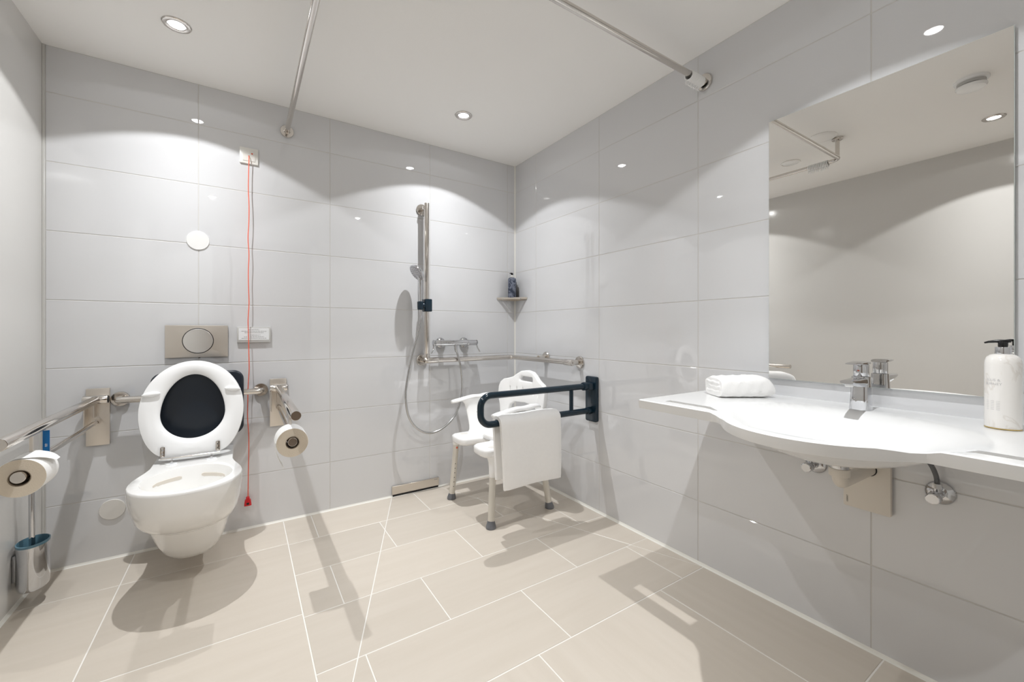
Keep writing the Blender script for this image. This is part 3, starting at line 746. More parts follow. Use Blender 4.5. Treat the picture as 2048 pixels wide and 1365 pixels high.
for R_, n_ in ((0.0, 1), (0.013, 6), (0.026, 12), (0.038, 18)):
    for j in range(n_):
        a = 2 * pi * j / n_; mbn.cyl((R_ * cos(a), R_ * sin(a), 0.0092), (R_ * cos(a), R_ * sin(a), 0.0118), 0.0017, 6)
nz = part('spray_nozzles', mbn.xform(mf), 'plastic', hd); nz['kind'] = 'stuff'
part('neck', MB().tube([p0 + ax * 0.19, p0 + ax * 0.215 + Vector((0.0, 0.001, 0)), hc - nrm * 0.012], [0.0125, 0.015, 0.018], 16), 'chrome', t)
# shower hose
hp_ = [(-0.7755, -0.098, 1.160), (-0.777, -0.097, 1.115), (-0.797, -0.094, 1.02), (-0.838, -0.088, 0.86), (-0.866, -0.085, 0.70), (-0.868, -0.085, 0.60), (-0.846, -0.085, 0.50), (-0.790, -0.088, 0.425), (-0.710, -0.092, 0.392), (-0.620, -0.096, 0.418), (-0.540, -0.098, 0.49), (-0.496, -0.098, 0.60), (-0.490, -0.100, 0.70), (-0.501, -0.104, 0.80), (-0.515, -0.101, 0.86), (-0.523, -0.092, 0.90), (-0.527, -0.080, 0.925)]
t = thing('shower_hose', 'chrome metal shower hose looping down from the hand shower to the mixer', 'shower hose', (-0.70, -0.09, 0.39))
part('hose', MB().tube(catmull(hp_, 7), 0.0072, 12), 'hose', t)
part('hose_nut', MB().tube([(-0.7755, -0.098, 1.166), (-0.7757, -0.0978, 1.14), (-0.777, -0.097, 1.118)], [0.0115, 0.0105, 0.008], 14), 'chrome', t)
part('hose_nut', MB().tube([(-0.527, -0.079, 0.946), (-0.527, -0.080, 0.928), (-0.525, -0.083, 0.905)], [0.0115, 0.0115, 0.008], 14), 'chrome', t)
# thermostat mixer
mz, my = 0.9655, -0.068
t = thing('shower_mixer', 'chrome bar shower mixer with lever at each end on the back wall', 'shower mixer', (-0.52, 0, 0.93))
part('bar_body', MB().cyl((-0.672, my, mz), (-0.370, my, mz), 0.0195, 28, 0.002).cyl((-0.637, my, mz), (-0.632, my, mz), 0.0205, 28, 0.0005).cyl((-0.437, my, mz), (-0.427, my, mz), 0.0208, 28, 0.001), 'chrome', t)
for x in (-0.604, -0.430):
    part('wall_rosette', MB().lathe([(0.0355, 0), (0.0355, -0.004), (0.032, -0.012), (0.022, -0.018), (0.017, -0.022), (0.0165, -0.06)], (x, 0, mz), 'y', 36), 'chrome', t)
part('temperature_handle', MB().cyl((-0.674, my, mz), (-0.682, my, mz), 0.0215, 28, 0.002).tube([(-0.680, my - 0.004, mz - 0.012), (-0.684, my - 0.012, mz - 0.035), (-0.700, my - 0.02, mz - 0.062), (-0.704, my - 0.021, mz - 0.066)], [0.0055, 0.005, 0.0045, 0.003], 12), 'chrome', t)
part('flow_handle', MB().cyl((-0.368, my, mz), (-0.362, my, mz), 0.0200, 28, 0.002).tube([(-0.366, my - 0.004, mz - 0.012), (-0.362, my - 0.012, mz - 0.035), (-0.350, my - 0.02, mz - 0.060), (-0.347, my - 0.021, mz - 0.064)], [0.0055, 0.005, 0.0045, 0.003], 12), 'chrome', t)
part('hose_outlet', MB().cyl((-0.527, -0.074, mz - 0.012), (-0.527, -0.078, 0.944), 0.0105, 18), 'chrome', t)
# corner shelf and bottles
SZ = 1.288
t = thing('corner_shelf', 'small triangular slotted steel corner shelf holding shampoo bottles', 'corner shelf', (-0.05, -0.05, SZ - 0.01))
A = 0.158
def strip(a0, a1):
    return MB().poly([Vector((-a0, -0.001, SZ - 0.006)), Vector((-0.001, -a0, SZ - 0.006)), Vector((-0.001, -a1, SZ - 0.006)), Vector((-a1, -0.001, SZ - 0.006))], (0, 0, 0.006), 0.0008, 1)
for a0, a1 in ((0.158, 0.140), (0.128, 0.113), (0.101, 0.086)):
    part('slat', strip(a0, a1), 'steelplate', t, smooth=0)
part('corner_plate', MB().poly([Vector((-0.074, -0.001, SZ - 0.006)), Vector((-0.001, -0.074, SZ - 0.006)), Vector((-0.001, -0.001, SZ - 0.006))], (0, 0, 0.006), 0.0008, 1), 'steelplate', t, smooth=0)
part('front_lip', MB().poly([Vector((-0.160, -0.001, SZ - 0.012)), Vector((-0.001, -0.160, SZ - 0.012)), Vector((-0.001, -0.157, SZ - 0.012)), Vector((-0.157, -0.001, SZ - 0.012))], (0, 0, 0.014), 0.0008, 1), 'steelplate', t, smooth=0)
part('wall_lip', MB().box(-0.155, -0.002, -0.004, -0.001, SZ - 0.018, SZ - 0.004).box(-0.004, -0.001, -0.155, -0.002, SZ - 0.018, SZ - 0.004), 'steelplate', t, smooth=0)
for i, k in enumerate((0.2, 0.8)):
    part('mount_stud', MB().cyl((-0.15 * (1 - k) - 0.005, -0.15 * k - 0.004, SZ - 0.014), (-0.15 * (1 - k) - 0.005, -0.15 * k - 0.004, SZ - 0.006), 0.004, 12), 'chrome', t)
def bottle(x, y, z, r, h, m, label, cat, neckm, pump=True, ang=pi, sxx=1.0, group=None, gold=False):
    t = thing('soap_bottle' if cat == 'soap bottle' else 'shampoo_bottle', label, cat, (x, y, z), group)
    bd = part('body', MB().lathe([(r * 0.93, 0.0), (r * 0.985, 0.002), (r, 0.006), (r, h * 0.86), (r * 0.97, h * 0.91), (r * 0.88, h * 0.955), (r * 0.70, h * 0.985), (r * 0.5, h), (r * 0.40, h)], (x, y, z), 'z', 44, 1.0, sxx), m, t)
    if gold: part('gold_foot', MB().lathe([(r * 0.95, 0.0), (r * 1.003, 0.0012), (r * 1.003, 0.0032), (r * 0.95, 0.0034)], (x, y, z), 'z', 44, 1.0, sxx), 'gold', bd)
    if pump:
        part('collar', MB().cyl((x, y, z + h - 0.001), (x, y, z + h + r * 0.56), r * 0.44, 28, 0.0008), neckm, t)
        hd_ = MB().cyl((x, y, z + h + r * 0.56), (x, y, z + h + r * 0.98), r * 0.275, 24, 0.001)
        d = Vector((cos(ang), sin(ang), 0)); c = Vector((x, y, z + h + r * 0.98))
        hd_.tube([c - d * r * 0.42, c - d * r * 0.2 + Vector((0, 0, r * 0.02)), c + d * r * 0.25 + Vector((0, 0, r * 0.03)), c + d * r * 0.75 - Vector((0, 0, r * 0.04)), c + d * r * 0.98 - Vector((0, 0, r * 0.12))], [r * 0.07, r * 0.12, r * 0.13, r * 0.09, r * 0.06], 12)
        part('pump_head', hd_, 'black', t)
    else:
        part('cap', MB().cyl((x, y, z + h - 0.001), (x, y, z + h + r * 0.5), r * 0.45, 24, 0.001), 'black', t)
    return t, bd
bottle(-0.0665, -0.0600, SZ, 0.0305, 0.148, 'nmarble', 'slate-blue marbled pump bottle standing at the front of the corner shelf', 'shampoo bottle', 'satin', True, pi * 1.12)
bottle(-0.0270, -0.0310, SZ, 0.0175, 0.128, 'black', 'shorter black bottle standing behind the slate-blue pump bottle', 'shampoo bottle', 'satin', False)
# wall drain cover
t = thing('wall_drain', 'flat steel shower drain cover at the foot of the back wall', 'drain', (-0.775, 0, 0))
part('cover_plate', MB().box(-0.931, -0.617, -0.010, 0.0, 0.014, 0.066, 0.001, 1), 'steelplate', t)
part('drain_gap', MB().box(-0.926, -0.622, -0.007, 0.0, 0.0005, 0.0138), 'dark', t, smooth=0)
part('maker_mark', MB().box(-0.653, -0.628, -0.0106, -0.0098, 0.0545, 0.0575), 'ink', t, smooth=0)

# ------------------------------------------------------------------ dark fold-down rail with towel
t = thing('fold_up_rail', 'glossy navy U-shaped support rail fixed to the right wall', 'support rail', (0, -0.8295, 0.52))
part('wall_plate', MB().poly([Vector((0, -0.8295 + u, 0.650 + v)) for u, v in rrect(0.091, 0.262, 0.012, 4)], (-0.022, 0, 0), 0.005, 3), 'navy', t)
zt, zb, yr = 0.7265, 0.584, -0.8295
rr_ = (zt - zb) / 2
part('bent_tube', MB().tube([(-0.03, yr, zt), (-0.70 + 0.006, yr, zt)] + arc((-0.694, yr, zt - 0.055), 0.055, 90, 180, 8) [1:] + arc((-0.694, yr, zb + 0.055), 0.055, 180, 270, 8) + [(-0.03, yr, zb)], 0.0170, 20), 'navy', t)
part('hinge_block', MB().cyl((-0.085, yr, zt), (-0.022, yr, zt), 0.0235, 24, 0.003).box(-0.062, -0.015, yr - 0.030, yr + 0.030, zt - 0.022, zt + 0.022, 0.006, 3), 'navy', t)
part('lower_stop', MB().cyl((-0.055, yr, zb), (-0.020, yr, zb), 0.0205, 24, 0.003), 'navy', t)
part('brace_tube', MB().cyl((-0.170, yr, zb), (-0.170, yr, zt), 0.0115, 18), 'navy', t)
# towel: thick folded strip over the lower tube
def towel_drape():
    cl = []     # centre line (y, z) over the bar
    rad = 0.034
    zf, zk = 0.262, 0.30
    for i in range(15): cl.append((yr - rad - 0.004 * sin(pi * i / 14), zf + (zb - 0.005 - zf) * i / 14))
    for i in range(1, 10):
        a = pi - pi * i / 10; cl.append((yr + rad * cos(a), zb - 0.003 + rad * 0.90 * sin(a)))
    for i in range(13): cl.append((yr + rad - 0.010 * sin(pi * 0.5 * i / 12), zb - 0.005 - (zb - 0.005 - zk) * i / 12))
    th = 0.0135
    n = len(cl); nrm_ = []
    for i in range(n):
        a, c = cl[max(0, i - 1)], cl[min(n - 1, i + 1)]; d = Vector((c[0] - a[0], c[1] - a[1])).normalized(); nrm_.append(Vector((-d.y, d.x)))
    rings = []
    NX = 30
    rnd = random.Random(3)
    for k in range(NX + 1):
        s_ = k / NX
        x = -0.658 + (0.378) * s_
        e = 1.0
        ed = min(s_, 1 - s_) * NX
        if ed < 2: e = 0.55 + 0.225 * ed
        ring_o, ring_i = [], []
        for i in range(n):
            frac = i / (n - 1)
            xx = x + (0.022 * (1 - s_) * max(0, (zb - cl[i][1]) / 0.33) if i < n / 2 else 0.010 * max(0, (zb - cl[i][1]) / 0.33))
            w = 0.0022 * sin(9 * s_ + 3 * frac) + rnd.uniform(-0.0005, 0.0005)
            sag = -0.012 * (s_ - 0.5) ** 2 * 2 if (i < 3 or i > n - 4) else 0
            y, z = cl[i]; m_ = nrm_[i]
            ee = e * (0.72 if i in (0, n - 1) else 1.0)
            ring_o.append(Vector((xx, y + m_.x * (th * ee + w), z + m_.y * (th * ee + w) + sag)))
            ring_i.append(Vector((xx, y - m_.x * th * ee, z - m_.y * th * ee + sag)))
        rings.append(ring_o + ring_i[::-1])
    mb = MB(); b = mb.bm
    R = [[b.verts.new(p) for p in r] for r in rings]; m2 = len(R[0])
    for a, c in zip(R, R[1:]):
        for i in range(m2):
            j = (i + 1) % m2; b.faces.new((a[i], a[j], c[j], c[i]))
    for Rr in (R[0], R[-1]):
        for i in range(n - 1): b.faces.new((Rr[i], Rr[i + 1], Rr[m2 - 2 - i], Rr[m2 - 1 - i]))
    return mb
solo('hanging_towel', towel_drape(), 'towel', 'folded white terry towel hanging over the navy rail', 'towel', smooth=60)

# ------------------------------------------------------------------ shower chair (faces the toilet side, -x)
CY = -0.458
t = thing('shower_chair', 'white plastic shower chair with armrests and backrest on grey adjustable legs', 'shower chair', (-0.41, CY, 0))
ST = 0.408
def cpt(x, y, z): return Vector((x, CY + y, z))
# seat outline with a hygiene cut-out in the front (x = -0.64)
so = []
so += [(-0.215, -0.205), (-0.225, -0.222), (-0.30, -0.226), (-0.58, -0.230), (-0.615, -0.224), (-0.636, -0.205), (-0.642, -0.17), (-0.640, -0.10), (-0.630, -0.072), (-0.608, -0.056), (-0.57, -0.052), (-0.525, -0.050), (-0.500, -0.035), (-0.492, 0.0)]
so += [(x, -y) for x, y in so[-2::-1]]
seat_mb = MB().poly([cpt(x, y, ST - 0.045) for x, y in so], (0, 0, 0.045), 0.014, 4)
chair_seat = part('seat', seat_mb, 'plastic', t, smooth=50)
# soft pad lid over the opening
lid = []
for i in range(40):
    a = 2 * pi * i / 40; lid.append((-0.395 + 0.115 * cos(a), 0.118 * sin(a) * (1 - 0.0 * cos(a))))
part('seat_lid', MB().poly([cpt(x, y, ST - 0.004) for x, y in lid], (0, 0, 0.030), 0.009, 3), 'plastic', t, smooth=50)
part('lid_gap', MB().poly([cpt(-0.395 + (x + 0.395) * 1.035, y * 1.035, ST - 0.002) for x, y in lid], (0, 0, 0.0035)), 'palek', t)
for (x, y) in ((-0.565, 0.175), (-0.565, -0.175)):
    part('drain_recess', MB().lathe([(0.026, 0.0), (0.026, 0.0012), (0.022, 0.0016), (0.001, 0.0008)], cpt(x, y, ST), 'z', 26, 1.0, 0.8), 'disc2', chair_seat)
for (x, y) in ((-0.47, 0.165), (-0.47, -0.165), (-0.44, -0.165)):
    part('seat_slot', MB().poly([cpt(x + u, y + v, ST - 0.0005) for u, v in rrect(0.05, 0.006, 0.0028, 3)], (0, 0, 0.0012)), 'palek', chair_seat)
# legs: sockets, aluminium tubes, rubber feet
for fx_, fy_, tx_, ty_ in ((-0.627, 0.228, -0.605, 0.200), (-0.615, -0.240, -0.570, -0.190), (-0.197, -0.209, -0.250, -0.185), (-0.20, 0.225, -0.250, 0.185)):
    f = Vector((fx_, CY + fy_, 0.0)); tp = Vector((tx_, CY + ty_, ST - 0.03)); d = (tp - f)
    at = lambda k: f + d * k
    lg = part('leg', MB().tube([at(0.07), at(0.97)], 0.0180, 22), 'alu', t)
    part('leg_ridge', MB().tube([at(0.09) + Vector((0.006, -0.0166, 0)), at(0.90) + Vector((0.006, -0.0166, 0))], 0.0022, 6), 'alu', lg)
    SK = 0.90 if (fx_ < -0.5 and fy_ > 0) else 0.68
    sk = MB().loft([[at(k) + Vector((r * cos(2 * pi * j / 24) + ox, r * sin(2 * pi * j / 24), 0)) for j in range(24)] for k, r, ox in ((SK, 0.0192, 0), (SK + 0.005, 0.0205, 0), (SK * 0.5 + 0.46, 0.022, 0), (SK * 0.3 + 0.68, 0.027 if SK < 0.8 else 0.0225, 0), (0.97, 0.040 if SK < 0.8 else 0.023, 0), (1.0, 0.048 if SK < 0.8 else 0.024, 0))])
    part('leg_socket', sk, 'plastic', t)
    ft = MB().tube([f + Vector((0, 0, 0.0)), f + Vector((0, 0, 0.004)), at(0.02), at(0.045), at(0.085), at(0.095)], [0.0265, 0.0275, 0.0275, 0.0250, 0.0205, 0.0190], 22)
    part('rubber_foot', ft, 'rubber', t)
    side = Vector((-0.002, -0.0178, 0)) if (fx_ < -0.5 and fy_ > 0) else Vector((0.0178, 0.002, 0))
    for k in range(6):
        part('adjusting_hole', MB().ball(at(0.22 + 0.075 * k) + side, 0.0028, 0.0014, 0.0028, 10, 6), 'dark', lg)
    part('locking_button', MB().ball(at(0.86 if SK > 0.8 else 0.62) + side * 1.05, 0.006, 0.004, 0.006, 14, 8), 'redbutton', lg)
# armrests
for sgn in (1, -1):
    ya = sgn * 0.276
    prof = [(-0.605, 0.592, 0.010, 0.007), (-0.600, 0.594, 0.020, 0.010), (-0.575, 0.598, 0.027, 0.012), (-0.54, 0.603, 0.029, 0.012), (-0.495, 0.611, 0.028, 0.012), (-0.45, 0.617, 0.028, 0.012), (-0.40, 0.616, 0.028, 0.012), (-0.355, 0.622, 0.028, 0.012), (-0.315, 0.621, 0.024, 0.011), (-0.298, 0.616, 0.012, 0.008)]
    if sgn < 0: prof = [(a - 0.022, b_ + 0.006, c, d_) for a, b_, c, d_ in prof]
    fine = catmull([(a, b_, 0) for a, b_, _, _ in prof], 3); fr = catmull([(c, d_, 0) for _, _, c, d_ in prof], 3)
    rings = [[cpt(p.x, ya + q.x * cos(2 * pi * j / 18), p.y + q.y * sin(2 * pi * j / 18)) for j in range(18)] for p, q in zip(fine, fr)]
    arm = part('armrest', MB().loft(rings), 'plastic', t, smooth=60)
    ps = [(0.372, -0.42, 0.110, 0.026), (0.402, -0.42, 0.104, 0.026), (0.420, -0.425, 0.085, 0.021), (0.445, -0.440, 0.066, 0.018), (0.49, -0.450, 0.056, 0.016), (0.54, -0.452, 0.055, 0.016), (0.575, -0.452, 0.064, 0.017), (0.598, -0.450, 0.085, 0.021), (0.608, -0.450, 0.095, 0.021)]
    lean = lambda z: sgn * (0.204 + 0.068 * min(1, max(0, (z - 0.40) / 0.16)))
    rings = [[cpt(cx + hw * (abs(cos(a)) ** 0.7) * (1 if cos(a) >= 0 else -1), lean(z) + hd2 * sin(a), z) for a in [2 * pi * j / 28 for j in range(28)]] for z, cx, hw, hd2 in ps]
    po = part('armrest_post', MB().loft(rings), 'plastic', t, smooth=60)
    part('post_slot', MB().poly([cpt(-0.43 + u, lean(0.52) - 0.0155, 0.52 + v) for u, v in rrect(0.03, 0.006, 0.0028, 3)], (0, -0.0015, 0)), 'palek', po)
# backrest
bo = [(-0.222, 0.40), (-0.224, 0.50), (-0.232, 0.555), (-0.244, 0.59), (-0.252, 0.63), (-0.251, 0.676), (-0.240, 0.707), (-0.215, 0.727), (-0.17, 0.737), (-0.135, 0.748), (-0.10, 0.770), (-0.06, 0.789), (0.0, 0.797)]
bo = bo + [(-y, z) for y, z in bo[-2::-1]]
lower = [(0.158, 0.40), (0.156, 0.52), (0.146, 0.565), (0.110, 0.588), (0.0, 0.594), (-0.110, 0.588), (-0.146, 0.565), (-0.156, 0.52), (-0.158, 0.40)]
BX = -0.25
outline = [cpt(BX, y, z) for y, z in bo + lower]
holes = [[cpt(BX, u * 1.0, 0.738 + v + 0.010 * (1 - (u / 0.072) ** 2)) for u, v in rrect(0.144, 0.030, 0.0145, 5)]]
for k in range(6):
    yc = (k - 2.5) * 0.062
    holes.append([cpt(BX, yc + u, 0.668 + v) for u, v in rrect(0.0055, 0.030, 0.0026, 2)])
def bend(v):
    y = v.y - CY; k = (v.z - 0.40)
    return Vector((v.x + 0.035 * k / 0.38 - 0.75 * y * y, v.y, v.z))
part('backrest', MB().holed(outline, holes, (0.030, 0, 0), 0.007, 3, bend), 'plastic', t, smooth=50)

# ------------------------------------------------------------------ washbasin and what stands on it
YC = -2.117
BZ = 0.80
def xfront(y):
    d = abs(y - YC)
    b_ = 0.672 - 2.2 * d * d - 20 * d ** 4 if d < 0.30 else 0
    w = 0.526
    k = 0.030
    h = max(k - abs(b_ - w), 0) / k
    return max(b_, w) + h * h * k * 0.25
ys = sorted(set([-1.598, -1.6003, -1.606] + [-2.636, -2.6337, -2.628] + [-1.598 - 0.0207 * i for i in range(1, 50)] + [-1.677, -1.850, YC * 2 + 1.677, YC * 2 + 1.850]), reverse=True)
ys = [y for i, y in enumerate(ys) if i == 0 or abs(y - ys[i - 1]) > 0.0018]
ss = [0, 0.04, 0.09, 0.14, 0.19, 0.24, 0.29, 0.34, 0.39, 0.44, 0.49, 0.54, 0.59, 0.64, 0.69, 0.74, 0.79, 0.825, 0.8593, 0.9183, 0.95, 0.975, 0.992, 1.0]
def ztop(x, y):
    u = (x + 0.388) / 0.250; v = (y - YC) / 0.300
    r = sqrt(u * u + v * v)
    if r >= 1.0: return BZ
    return BZ - 0.098 * (1 - r ** 2.2) ** 1.3
def is_slot(i, j):
    yc = (ys[i] + ys[i + 1]) / 2
    inl = -1.850 < yc < -1.677; inr = (YC * 2 + 1.677) < yc < (YC * 2 + 1.850)
    return (inl or inr) and ss[j] == 0.8593
def basin_mesh():
    mb = MB(); b = mb.bm
    NY, NS = len(ys), len(ss); top, bot = [], []
    for y in ys:
        xf = xfront(y); tr_, br_ = [], []
        for s_ in ss:
            x = -s_ * xf
            z = ztop(x, y)
            lip = 0.003 if s_ in (1.0,) else 0.0
            edge = 0.003 if y in (ys[0], ys[-1]) else 0.0
            tr_.append(b.verts.new((x, y, z - max(lip, edge))))
            br_.append(b.verts.new((x * (0.994 if s_ == 1.0 else 1), y, min(BZ - 0.031, z - 0.010) + (0.002 if lip or edge else 0))))
        top.append(tr_); bot.append(br_)
    for i in range(NY - 1):
        for j in range(NS - 1):
            if is_slot(i, j): continue
            b.faces.new((top[i][j], top[i][j + 1], top[i + 1][j + 1], top[i + 1][j]))
            b.faces.new((bot[i][j], bot[i + 1][j], bot[i + 1][j + 1], bot[i][j + 1]))
    for e in [e for e in b.edges if len(e.link_faces) == 1]:
        pass
    idx = {}
    for i in range(NY):
        for j in range(NS): idx[top[i][j]] = bot[i][j]
    for e in [e for e in b.edges if len(e.link_faces) == 1 and e.verts[0] in idx and e.verts[1] in idx]:
        a, c = e.verts; b.faces.new((a, c, idx[c], idx[a]))
    return mb
t = thing('washbasin', 'wide white washbasin with bowed front and towel slots under the mirror', 'washbasin', (-0.3, YC, 0.66))
part('basin_top', basin_mesh(), 'basin', t, smooth=35)
part('drain_plug', MB().lathe([(0.033, 0.0), (0.033, 0.004), (0.028, 0.007), (0.001, 0.008)], (-0.30, YC, ztop(-0.30, YC) - 0.006), 'z', 32), 'chrome', t)
part('waste_fitting', MB().cyl((-0.262, YC + 0.012, 0.645), (-0.262, YC + 0.012, 0.700), 0.0235, 30, 0.002), 'chrome', t)
# tap
tx, ty = -0.100, -2.106
t = thing('basin_tap', 'chrome single-lever basin tap standing on the washbasin', 'tap', (tx, ty, BZ))
def sq(cx, cy, z, hx_, hy_, r=0.35, n=24, dz=0.0):
    out = []
    for j in range(n):
        a = 2 * pi * j / n; c, s_ = cos(a), sin(a); p_ = 0.55
        u = hx_ * abs(c) ** p_ * (1 if c >= 0 else -1); v = hy_ * abs(s_) ** p_ * (1 if s_ >= 0 else -1)
        out.append(Vector((cx + u, cy + v, z + dz * u / max(hx_, 1e-6))))
    return out
part('body', MB().loft([sq(tx, ty, BZ, 0.0265, 0.0255), sq(tx, ty, BZ + 0.003, 0.027, 0.026), sq(tx + 0.002, ty, BZ + 0.05, 0.024, 0.0235), sq(tx + 0.003, ty, BZ + 0.085, 0.0225, 0.022), sq(tx + 0.003, ty, BZ + 0.103, 0.0215, 0.0215)]), 'chrome', t)
def sp(x, z, hy_, hz, n=20):
    return [Vector((x, ty + hy_ * (abs(cos(a)) ** 0.5) * (1 if cos(a) >= 0 else -1), z + hz * (abs(sin(a)) ** 0.6) * (1 if sin(a) >= 0 else -1))) for a in [2 * pi * j / n for j in range(n)]]
part('spout', MB().loft([sp(tx + 0.012, BZ + 0.088, 0.0205, 0.015), sp(tx - 0.02, BZ + 0.086, 0.021, 0.0155), sp(tx - 0.06, BZ + 0.088, 0.0195, 0.0115), sp(tx - 0.098, BZ + 0.091, 0.0175, 0.0075), sp(tx - 0.112, BZ + 0.0925, 0.0165, 0.005)]), 'chrome', t)
part('aerator', MB().cyl((tx - 0.092, ty, BZ + 0.078), (tx - 0.092, ty, BZ + 0.088), 0.0105, 20, 0.001), 'plastic', t)
part('lever_neck', MB().cyl((tx + 0.003, ty, BZ + 0.103), (tx + 0.003, ty, BZ + 0.141), 0.0195, 30, 0.001), 'chrome', t)
lv = part('lever', MB().loft([sp(tx + 0.024, BZ + 0.1445, 0.019, 0.0035), sp(tx + 0.018, BZ + 0.1455, 0.0205, 0.0050), sp(tx - 0.02, BZ + 0.1455, 0.0205, 0.0048), sp(tx - 0.065, BZ + 0.1455, 0.0165, 0.0035), sp(tx - 0.080, BZ + 0.1455, 0.014, 0.0022)]), 'chrome', t)
part('hot_cold_mark', MB().ball((tx - 0.0165, ty + 0.001, BZ + 0.122), 0.0012, 0.003, 0.002, 10, 6), 'redbutton', t)
# folded hand towel: rolled slab
def folded_towel():
    L_, Wd, H = 0.196, 0.130, 0.078
    mb = MB(); rings = []
    NX = 26
    rnd = random.Random(5)
    for k in range(NX + 1):
        s_ = k / NX; x = (s_ - 0.5) * L_
        e = 1.0; ed = min(s_, 1 - s_) * NX
        if s_ > 0.5: e = sqrt(max(0.0, 1 - ((s_ - 0.82) / 0.19) ** 2)) if s_ > 0.82 else 1.0
        else: e = 0.90 + 0.10 * min(1, ed / 2.5)
        e = max(e, 0.42)
        ring = []
        for j in range(36):
            a = 2 * pi * j / 36; c, q = cos(a), sin(a)
            y = Wd / 2 * (abs(c) ** 0.45) * (1 if c >= 0 else -1) * (0.93 + 0.07 * e)
            z = H / 2 * (abs(q) ** 0.55) * (1 if q >= 0 else -1)
            z = H / 2 + z * (e if q > 0 else 1) - (H / 2 * (1 - e) * 0.55 if q > 0 else -0.0 * (1 - e))
            if q <= 0: z = H / 2 - (H / 2 - 0.0) * (abs(q) ** 0.5) * (1 - 0.35 * (1 - e)) 
            w = 0.0012 * sin(30 * s_ + 5 * a) + rnd.uniform(-0.0006, 0.0006)
            z2 = z + (w if z > 0.004 else 0) - 0.006 * (1 - s_) * (1 if q > 0 else 0)
            ring.append(Vector((x, y + w, max(0.0, z2))))
        rings.append(ring)
    mb.loft(rings)
    mb.xform(Matrix.Translation((-0.142, -1.752, BZ + 0.0005)) @ Matrix.Rotation(radians(-33), 4, 'Z'))
    return mb
t = thing('folded_towel', 'white hand towel folded into a thick pad on the washbasin', 'towel', (-0.14, -1.755, BZ))
part('towel_pad', folded_towel(), 'towel', t, smooth=60)
fl = MB()
mtx = Matrix.Translation((-0.142, -1.752, BZ + 0.0005)) @ Matrix.Rotation(radians(-33), 4, 'Z')
for k, (y0_, y1_, z_) in enumerate(((-0.050, 0.048, 0.020), (-0.054, 0.032, 0.037), (-0.042, 0.050, 0.052))):
    fl.tube([(-0.0965, y0_ + (y1_ - y0_) * i / 10, z_ + 0.002 * sin(i * 1.3 + k)) for i in range(11)], 0.0055, 10)
part('towel_folds', fl.xform(mtx), 'towel', t, smooth=60)
# soap bottle
bxp, byp = -0.114, -2.3955
t, bd = bottle(bxp, byp, BZ, 0.0318, 0.187, 'wmarble', 'white marbled hand soap bottle with black pump on the washbasin', 'soap bottle', 'chrome', True, radians(93), 1.0, None, True)
# print wraps the side that faces the room
def wrap_text(body, size, zc, a0):
    mb = MB().text(body, Matrix.Identity(4), size)
    bmesh.ops.subdivide_edges(mb.bm, edges=[e for e in mb.bm.edges if e.calc_length() > 0.003], cuts=2)
    for v in mb.bm.verts:
        a = a0 + v.co.x / 0.0318
        v.co = Vector((bxp + 0.03205 * cos(a), byp + 0.03205 * sin(a), BZ + zc + v.co.y))
    return mb
CA = atan2(-2.5922 - byp, -1.7147 - bxp) - 0.55
lb = wrap_text('ELLIS &', 0.0085, 0.122, CA); me_ = wrap_text('BURNEY', 0.0085, 0.1125, CA)
tmpm = bpy.data.meshes.new('t'); me_.bm.to_mesh(tmpm); me_.bm.free(); lb.bm.from_mesh(tmpm); bpy.data.meshes.remove(tmpm)
part('printed_name', lb, 'palek', bd, smooth=0, recalc=False)
ln = MB()
for k in range(6):
    wl = random.uniform(0.012, 0.020)
    for q in range(3):
        a = CA - 0.45 + q * 0.32
        pts = [Vector((bxp + 0.0320 * cos(a + i * 0.07), byp + 0.0320 * sin(a + i * 0.07), BZ + 0.070 - k * 0.0042)) for i in range(4)]
        ln.loft([[p + Vector((0, 0, 0.0004)), p - Vector((0, 0, 0.0004)), p + Vector((-0.0001, 0, -0.0004)), p + Vector((-0.0001, 0, 0.0004))] for p in pts])
part('printed_lines', ln, 'palek', bd, smooth=0)
# mirror
t = thing('wall_mirror', 'frameless rectangular wall mirror above the washbasin', 'mirror', (0, -2.099, 0.8625))
part('glass_edge', MB().box(-0.0112, -0.006, -2.4030, -1.7950, 0.8625, 1.853, 0.0006, 1), 'glassedge', t)
part('mirror_face', MB().box(-0.0120, -0.0112, -2.4015, -1.7965, 0.8640, 1.8515), 'mirror', t, smooth=0)
part('mirror_gap_shade', MB().box(-0.006, 0.0, -2.38, -1.82, 0.89, 1.82), 'dark', t, smooth=0)  # dark block standing in for the shade behind the glass

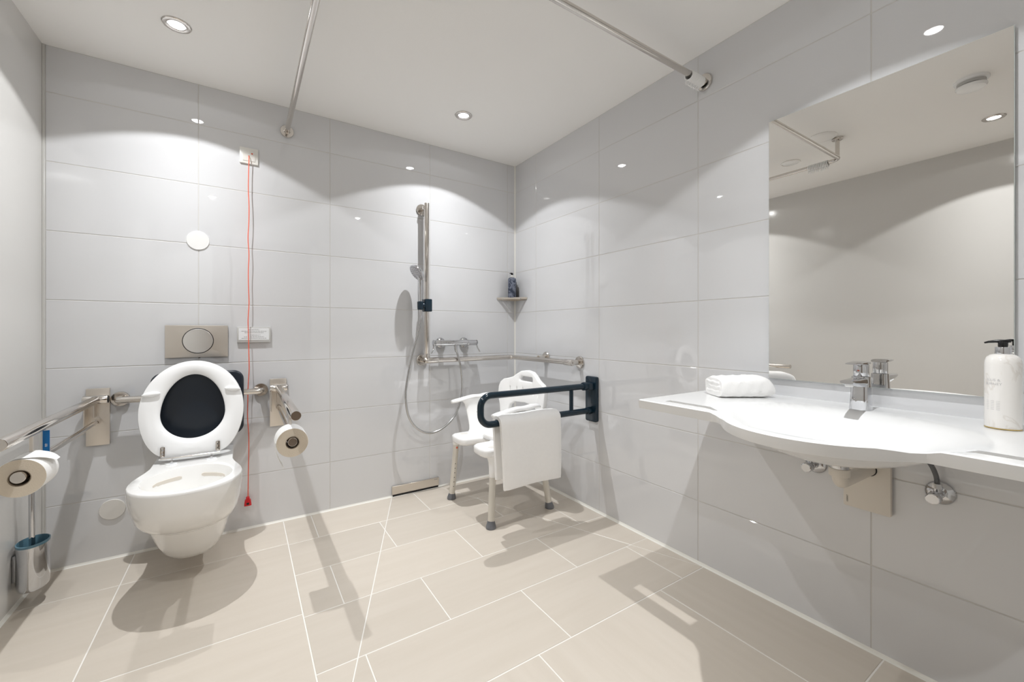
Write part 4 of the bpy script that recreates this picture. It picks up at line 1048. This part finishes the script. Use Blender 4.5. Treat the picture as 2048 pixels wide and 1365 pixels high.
# angle valves under the basin
def valve(y, z, label, hose):
    t = thing('angle_valve', label, 'angle valve', (0, y, z), 'angle valves under the washbasin')
    part('rosette', MB().lathe([(0.0335, 0.0), (0.0335, -0.003), (0.030, -0.008), (0.018, -0.0125), (0.013, -0.014), (0.0125, -0.03)], (0, y, z), 'x', 36), 'chrome', t)
    part('valve_body', MB().cyl((-0.012, y, z), (-0.058, y, z), 0.0115, 22, 0.001).cyl((-0.034, y, z), (-0.034, y, z + 0.032), 0.0085, 18).cyl((-0.034, y, z + 0.02), (-0.034, y, z + 0.034), 0.0112, 6), 'chrome', t)
    part('knob', MB().cyl((-0.056, y, z), (-0.086, y, z), 0.0165, 10, 0.003), 'chrome', t)
    if hose == 'flex':
        part('supply_hose', MB().tube(catmull([(-0.034, y, z + 0.032), (-0.036, y + 0.002, z + 0.055), (-0.045, y + 0.010, z + 0.085), (-0.065, y + 0.024, z + 0.115), (-0.09, y + 0.05, z + 0.15)], 6), 0.0062, 12), 'greyhose', t, 'grey braided supply hose')
    else:
        part('supply_pipe', MB().tube([(-0.034, y, z + 0.03), (-0.036, y - 0.002, z + 0.06), (-0.05, y - 0.02, z + 0.14)], 0.0055, 12), 'chrome', t)
valve(-1.950, 0.572, 'chrome angle valve under the washbasin, left of the drain pipe', 'pipe')
valve(-2.2625, 0.570, 'chrome angle valve with grey hose under the washbasin, right of the drain pipe', 'flex')
# siphon with wall cover plate
sy_ = -2.103
t = thing('drain_trap', 'off-white drain pipe with square wall cover plate under the washbasin', 'drain trap', (-0.12, sy_, 0.46))
pl = part('cover_plate', MB().poly([Vector((-0.006, -2.097 + u, 0.550 + v)) for u, v in rrect(0.121, 0.176, 0.003, 3)], (-0.018, 0, 0), 0.002), 'offwhite', t)
part('plate_gap_shade', MB().box(-0.006, 0.0, -2.152, -2.042, 0.468, 0.634), 'dark', t, smooth=0)  # shaded gap behind the cover plate, drawn as a dark slab
part('printed_mark', MB().text('GEBERIT', Matrix.Translation((-0.0243, -2.0475, 0.487)) @ Matrix.Rotation(pi / 2, 4, 'X') @ Matrix.Rotation(-pi / 2, 4, 'Y') @ Matrix.Rotation(pi / 2, 4, 'Z'), 0.0062), 'dark', pl, smooth=0, recalc=False)
dx, dy = -0.262, YC + 0.012
part('elbow_pipe', MB().tube([(dx, dy, 0.645), (dx, dy, 0.630)] + [(dx + 0.020 * (1 - cos(radians(a))) , dy, 0.630 - 0.020 * sin(radians(a)) - 0.006 * sin(radians(a))) for a in (15, 30, 45, 60, 75, 90)] + [(-0.02, sy_, 0.598)], 0.0190, 24), 'offwhite', t)
part('union_nut', MB().cyl((dx, dy, 0.624), (dx, dy, 0.647), 0.0255, 28, 0.002), 'offwhite', t)
part('pipe_seal', MB().torus((-0.0245, sy_, 0.5985), 0.0198, 0.0022, 'x', 32, 8), 'dark', t)
